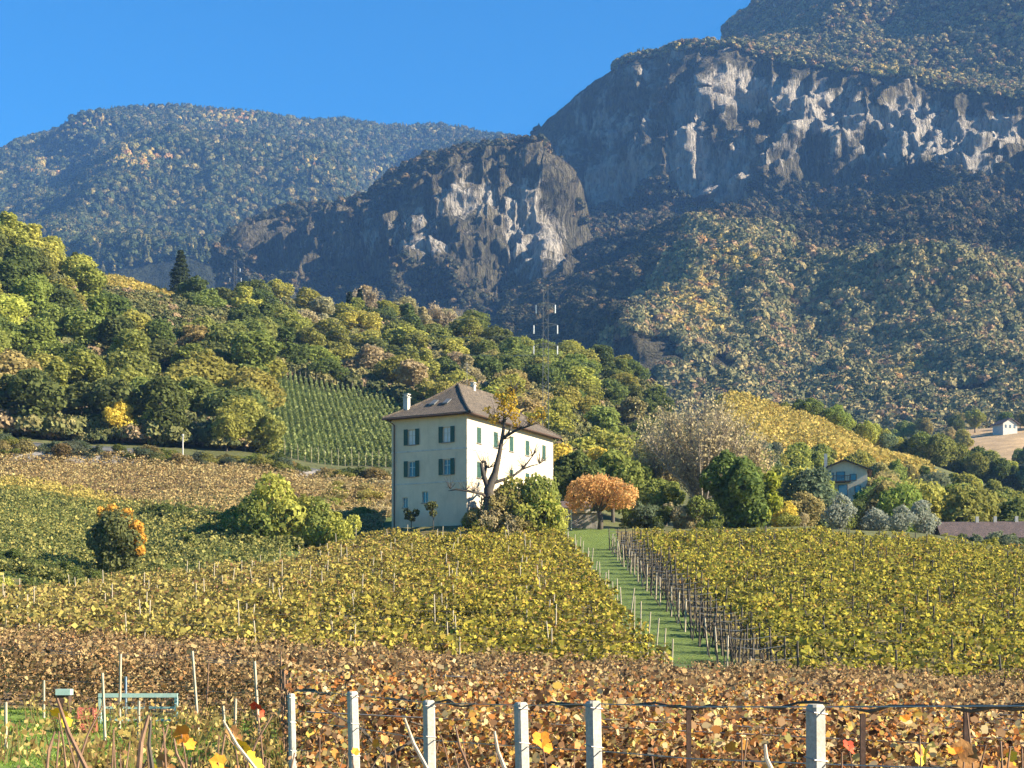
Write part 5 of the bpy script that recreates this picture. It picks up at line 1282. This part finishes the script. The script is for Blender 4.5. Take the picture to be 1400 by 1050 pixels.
def forest(name, label, pts, scl, kinds, mat):
    protos = []
    for i, k in enumerate(kinds):
        o = bpy.data.objects.new(name+'_source_'+k, low_tree(k, i, mat)); protos.append(o)
    me = bpy.data.meshes.new(name+'_points'); n = len(pts)
    me.vertices.add(n); me.vertices.foreach_set('co', np.asarray(pts, np.float32).ravel())
    for an, av in (('scl', scl), ('rot', rng.random(n)*6.283)):
        a = me.attributes.new(an, 'FLOAT', 'POINT'); a.data.foreach_set('value', np.asarray(av, np.float32))
    a = me.attributes.new('pick', 'INT', 'POINT'); a.data.foreach_set('value', rng.integers(0, len(protos), n).astype(np.int32))
    o = link(name, me, mat); tag(o, label, 'forest', kind='stuff')
    ng = bpy.data.node_groups.new(name+'_nodes', 'GeometryNodeTree')
    ng.interface.new_socket('Geometry', in_out='INPUT', socket_type='NodeSocketGeometry'); ng.interface.new_socket('Geometry', in_out='OUTPUT', socket_type='NodeSocketGeometry')
    N = ng.nodes; gi = N.new('NodeGroupInput'); go = N.new('NodeGroupOutput'); iop = N.new('GeometryNodeInstanceOnPoints'); jg = N.new('GeometryNodeGeometryToInstance')
    for p in protos[::-1]:
        oi = N.new('GeometryNodeObjectInfo'); oi.inputs['Object'].default_value = p; oi.inputs['As Instance'].default_value = False; ng.links.new(oi.outputs['Geometry'], jg.inputs[0])
    def attr(nm, ty='FLOAT'):
        q = N.new('GeometryNodeInputNamedAttribute'); q.data_type = ty; q.inputs['Name'].default_value = nm; return q.outputs['Attribute']
    cx = N.new('ShaderNodeCombineXYZ'); ng.links.new(attr('rot'), cx.inputs[2]); er = N.new('FunctionNodeEulerToRotation'); ng.links.new(cx.outputs[0], er.inputs[0])
    cs = N.new('ShaderNodeCombineXYZ')
    for k in range(3): ng.links.new(attr('scl'), cs.inputs[k])
    ng.links.new(gi.outputs[0], iop.inputs['Points']); ng.links.new(jg.outputs[0], iop.inputs['Instance'])
    iop.inputs['Pick Instance'].default_value = True; ng.links.new(attr('pick', 'INT'), iop.inputs['Instance Index'])
    ng.links.new(er.outputs[0], iop.inputs['Rotation']); ng.links.new(cs.outputs[0], iop.inputs['Scale']); ng.links.new(iop.outputs[0], go.inputs[0])
    md = o.modifiers.new('trees', 'NODES'); md.node_group = ng
    return o
def sample(L, n, s0, s1, u0, u1, rockmax=.3, nseed=3, thin=.0):
    Pg, rk, us, sv, _ = L
    A = Pg[:-1, :-1]; B = Pg[1:, :-1]; C = Pg[:-1, 1:]
    area = np.linalg.norm(np.cross(B-A, C-A), axis=-1)
    w = area*((sv[None, :-1] >= s0) & (sv[None, :-1] < s1))*((us[:-1, None] >= u0) & (us[:-1, None] < u1))
    wf = w.ravel()/w.sum(); idx = rng.choice(wf.size, n, p=wf); i, j = np.unravel_index(idx, w.shape)
    a, b = rng.random(n), rng.random(n)
    p = A[i, j]+(B[i, j]-A[i, j])*a[:, None]+(C[i, j]-A[i, j])*b[:, None]
    r = rk[i, j]+(fbm(p/30, 3, nseed)-.5)*.7
    keep = (r < rockmax)
    if thin: keep &= (fbm(p/120, 3, nseed+5) > thin)
    return p[keep]
fm1 = forest_mat('conifer_forest', [(0, (.055, .075, .038)), (.3, (.08, .10, .045)), (.55, (.11, .115, .05)), (.72, (.15, .14, .055)), (.86, (.19, .155, .065)), (.95, (.30, .24, .09))])
fm2 = forest_mat('mixed_forest', [(0, (.11, .12, .06)), (.2, (.17, .165, .08)), (.45, (.24, .215, .10)), (.65, (.32, .26, .12)), (.82, (.30, .20, .11)), (.93, (.42, .33, .15))])
fm3 = forest_mat('shade_tinted_forest', [(0, (.055, .06, .038)), (.4, (.085, .08, .048)), (.7, (.12, .098, .055)), (.88, (.17, .12, .065))])  # darker forest colours: shade is put into the albedo
fm4 = forest_mat('golden_forest', [(0, (.40, .30, .09)), (.3, (.52, .38, .12)), (.55, (.34, .30, .10)), (.75, (.46, .26, .10)), (.9, (.14, .14, .06))])
def split(L, n, *a, patches=(), frac=.035, **k):
    p = sample(L, n, *a, **k); u, v = scr(p); f = fbm(p/110, 3, 44)*.0+vnoise(p/70, 45)*.25+rng.random(len(p))*.35
    for (cu, cv, w, h, st) in patches: f = f+st*gauss(u, v, cu, cv, w, h)
    m = f > (.62-frac); return p[~m], p[m]
Yu = rng.uniform(200, 425, 60000); uu = rng.uniform(-120, 930, 60000); Xu = (uu-CX)/F*Yu
ok = np.array([in_left(a, b) or in_mid(a, b) or (130 < a < 350 and 270 < b < 349) for a, b in zip(uu, Yu)]); Xu, Yu = Xu[ok][:10500], Yu[ok][:10500]
fm5 = forest_mat('undergrowth_leaves', [(0, (.085, .095, .04)), (.35, (.14, .14, .055)), (.7, (.21, .185, .075)), (.9, (.26, .19, .11))])
forest('undergrowth', 'olive undergrowth filling the wooded slopes between the trees', np.stack([Xu, Yu, G(Xu, Yu)-.5], 1), 3+3.4*rng.random(len(Xu)), ('shrub', 'shrub', 'shrub'), fm5)
p, q = split(L1, 46000, .8, 4.6, -60, 760, .9, 3, patches=((185, 220, 45, 25, .4), (60, 230, 22, 14, .4), (300, 165, 60, 12, .35), (120, 175, 40, 16, .25), (512, 240, 10, 8, .6), (430, 230, 30, 20, .2)))
forest('left_mountain_forest', 'dark conifer forest covering the left mountain', p, 9+8*rng.random(len(p)), ('conifer', 'conifer', 'conifer', 'round'), fm1)
forest('left_mountain_larches', 'golden and pale autumn trees scattered over the left mountain', q, 8+6*rng.random(len(q)), ('round', 'conifer'), fm4)
p = sample(L2, 11000, .9, 4.7, 320, 778, .22, 4); forest('cliff_spur_forest', 'sparse dark woods clinging to the cliff spur', p, 4+5*rng.random(len(p)), ('round', 'conifer', 'round'), fm3)  # shade on the spur is carried by the dark leaf colour
p, q = split(L3, 42000, .3, 3.15, 700, 1480, .6, 5, thin=.36, patches=((950, 430, 55, 40, .3), (1240, 520, 40, 14, .3), (1000, 370, 60, 20, .15), (1150, 500, 200, 20, .12)), frac=.065)
u_, v_ = scr(p); dk = u_+(fbm(p/60, 3, 12)-.5)*160 < 890-.45*(v_-380)  # left end of the slope: shade painted by darker tree colour
forest('slope_shade_tinted_forest', 'dark woods covering the left end of the slope below the big cliff', p[dk], 4.5+5*rng.random(int(dk.sum())), ('round', 'conifer', 'round'), fm3); p = p[~dk]
forest('slope_forest', 'olive and dark green woods on the sunlit slope below the big cliff', p, 4.5+5*rng.random(len(p)), ('round', 'round', 'conifer'), fm2)
forest('slope_autumn_trees', 'yellow and russet trees dotting the sunlit slope below the big cliff', q, 5+4*rng.random(len(q)), ('round', 'round'), fm4)
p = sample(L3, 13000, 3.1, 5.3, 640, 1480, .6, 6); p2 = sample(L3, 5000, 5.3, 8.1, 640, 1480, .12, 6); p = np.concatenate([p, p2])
forest('cliff_foot_forest', 'dark woods on the shaded foot and ledges of the big cliff', p, 4+5*rng.random(len(p)), ('round', 'conifer', 'round'), fm3)  # shade below the cliff is painted into the leaf colour
p, q = split(L3, 34000, 7.9, 11.6, 840, 1480, .6, 7, patches=((1180, 105, 160, 14, .35), (1350, 30, 120, 10, .25), (940, 70, 60, 8, .3)), frac=.05)
forest('upper_forest', 'green woods on the ledge and dome above the big cliff', p, 4.5+5*rng.random(len(p)), ('round', 'round', 'conifer'), fm2)
forest('upper_autumn_trees', 'pale golden trees on the ledge and dome above the big cliff', q, 4+4*rng.random(len(q)), ('round', 'round'), fm4)

# ------------------------------------------------------------------ sun, sky, haze, camera
EL, AZX, AZY = R(27), .96, -.27
sd = Vector((math.cos(EL)*AZX, math.cos(EL)*AZY, math.sin(EL))).normalized()
sun = bpy.data.lights.new('sun', 'SUN'); sun.energy = 4.2; sun.angle = R(.5); sun.color = (1, .87, .66)
so = bpy.data.objects.new('sun', sun); COL.objects.link(so); so.rotation_euler = sd.to_track_quat('Z', 'Y').to_euler()
w = bpy.data.worlds.new('World'); scene.world = w; w.use_nodes = True; nt = w.node_tree; nt.nodes.clear()
sky = nt.nodes.new('ShaderNodeTexSky'); sky.sky_type = 'NISHITA'; sky.sun_disc = False; sky.sun_elevation = EL; sky.sun_rotation = math.atan2(sd.x, sd.y)
sky.air_density = 1.0; sky.dust_density = .2; sky.ozone_density = 4.0; sky.altitude = 300
hs = nt.nodes.new('ShaderNodeHueSaturation'); hs.inputs['Saturation'].default_value = 2.6; hs.inputs['Hue'].default_value = .499; hs.inputs['Value'].default_value = 1.0
bg = nt.nodes.new('ShaderNodeBackground'); bg.inputs['Strength'].default_value = .052; wo = nt.nodes.new('ShaderNodeOutputWorld')
nt.links.new(sky.outputs[0], hs.inputs['Color']); nt.links.new(hs.outputs[0], bg.inputs['Color']); nt.links.new(bg.outputs[0], wo.inputs[0])

HAZE = 1
if HAZE:
    m = MB(); m.box(-3200, -90, -140, 3400, 4700, 1420); hz = m.build('haze'); tag(hz, 'thin blue autumn haze filling the valley', 'haze', kind='stuff')
    t = NT('valley_haze'); pv = t.n('ShaderNodeVolumePrincipled'); pv.inputs['Color'].default_value = (.20, .44, .95, 1); pv.inputs['Density'].default_value = 1.0e-4; pv.inputs['Anisotropy'].default_value = .0
    t.l(pv.outputs[0], t.out.inputs['Volume']); hz.data.materials.append(t.m)

cam = bpy.data.cameras.new('camera'); cam.sensor_width = 36; cam.lens = 36*F/1400; cam.shift_y = (HY-525)/1400; cam.clip_start = .1; cam.clip_end = 30000
co = bpy.data.objects.new('camera', cam); COL.objects.link(co); co.location = (0, 0, 0); co.rotation_euler = (R(90), 0, 0); scene.camera = co
vs = scene.view_settings; scene.display_settings.display_device = 'sRGB'; vs.view_transform = 'Standard'; vs.look = 'None'; vs.gamma = 1; vs.exposure = 2.0; vs.use_curve_mapping = False
cy_ = scene.cycles; cy_.use_denoising = True; cy_.max_bounces = 5; cy_.diffuse_bounces = 3; cy_.glossy_bounces = 2; cy_.transmission_bounces = 3; cy_.volume_bounces = 1; cy_.transparent_max_bounces = 8
cy_.use_adaptive_sampling = True; cy_.adaptive_threshold = .02
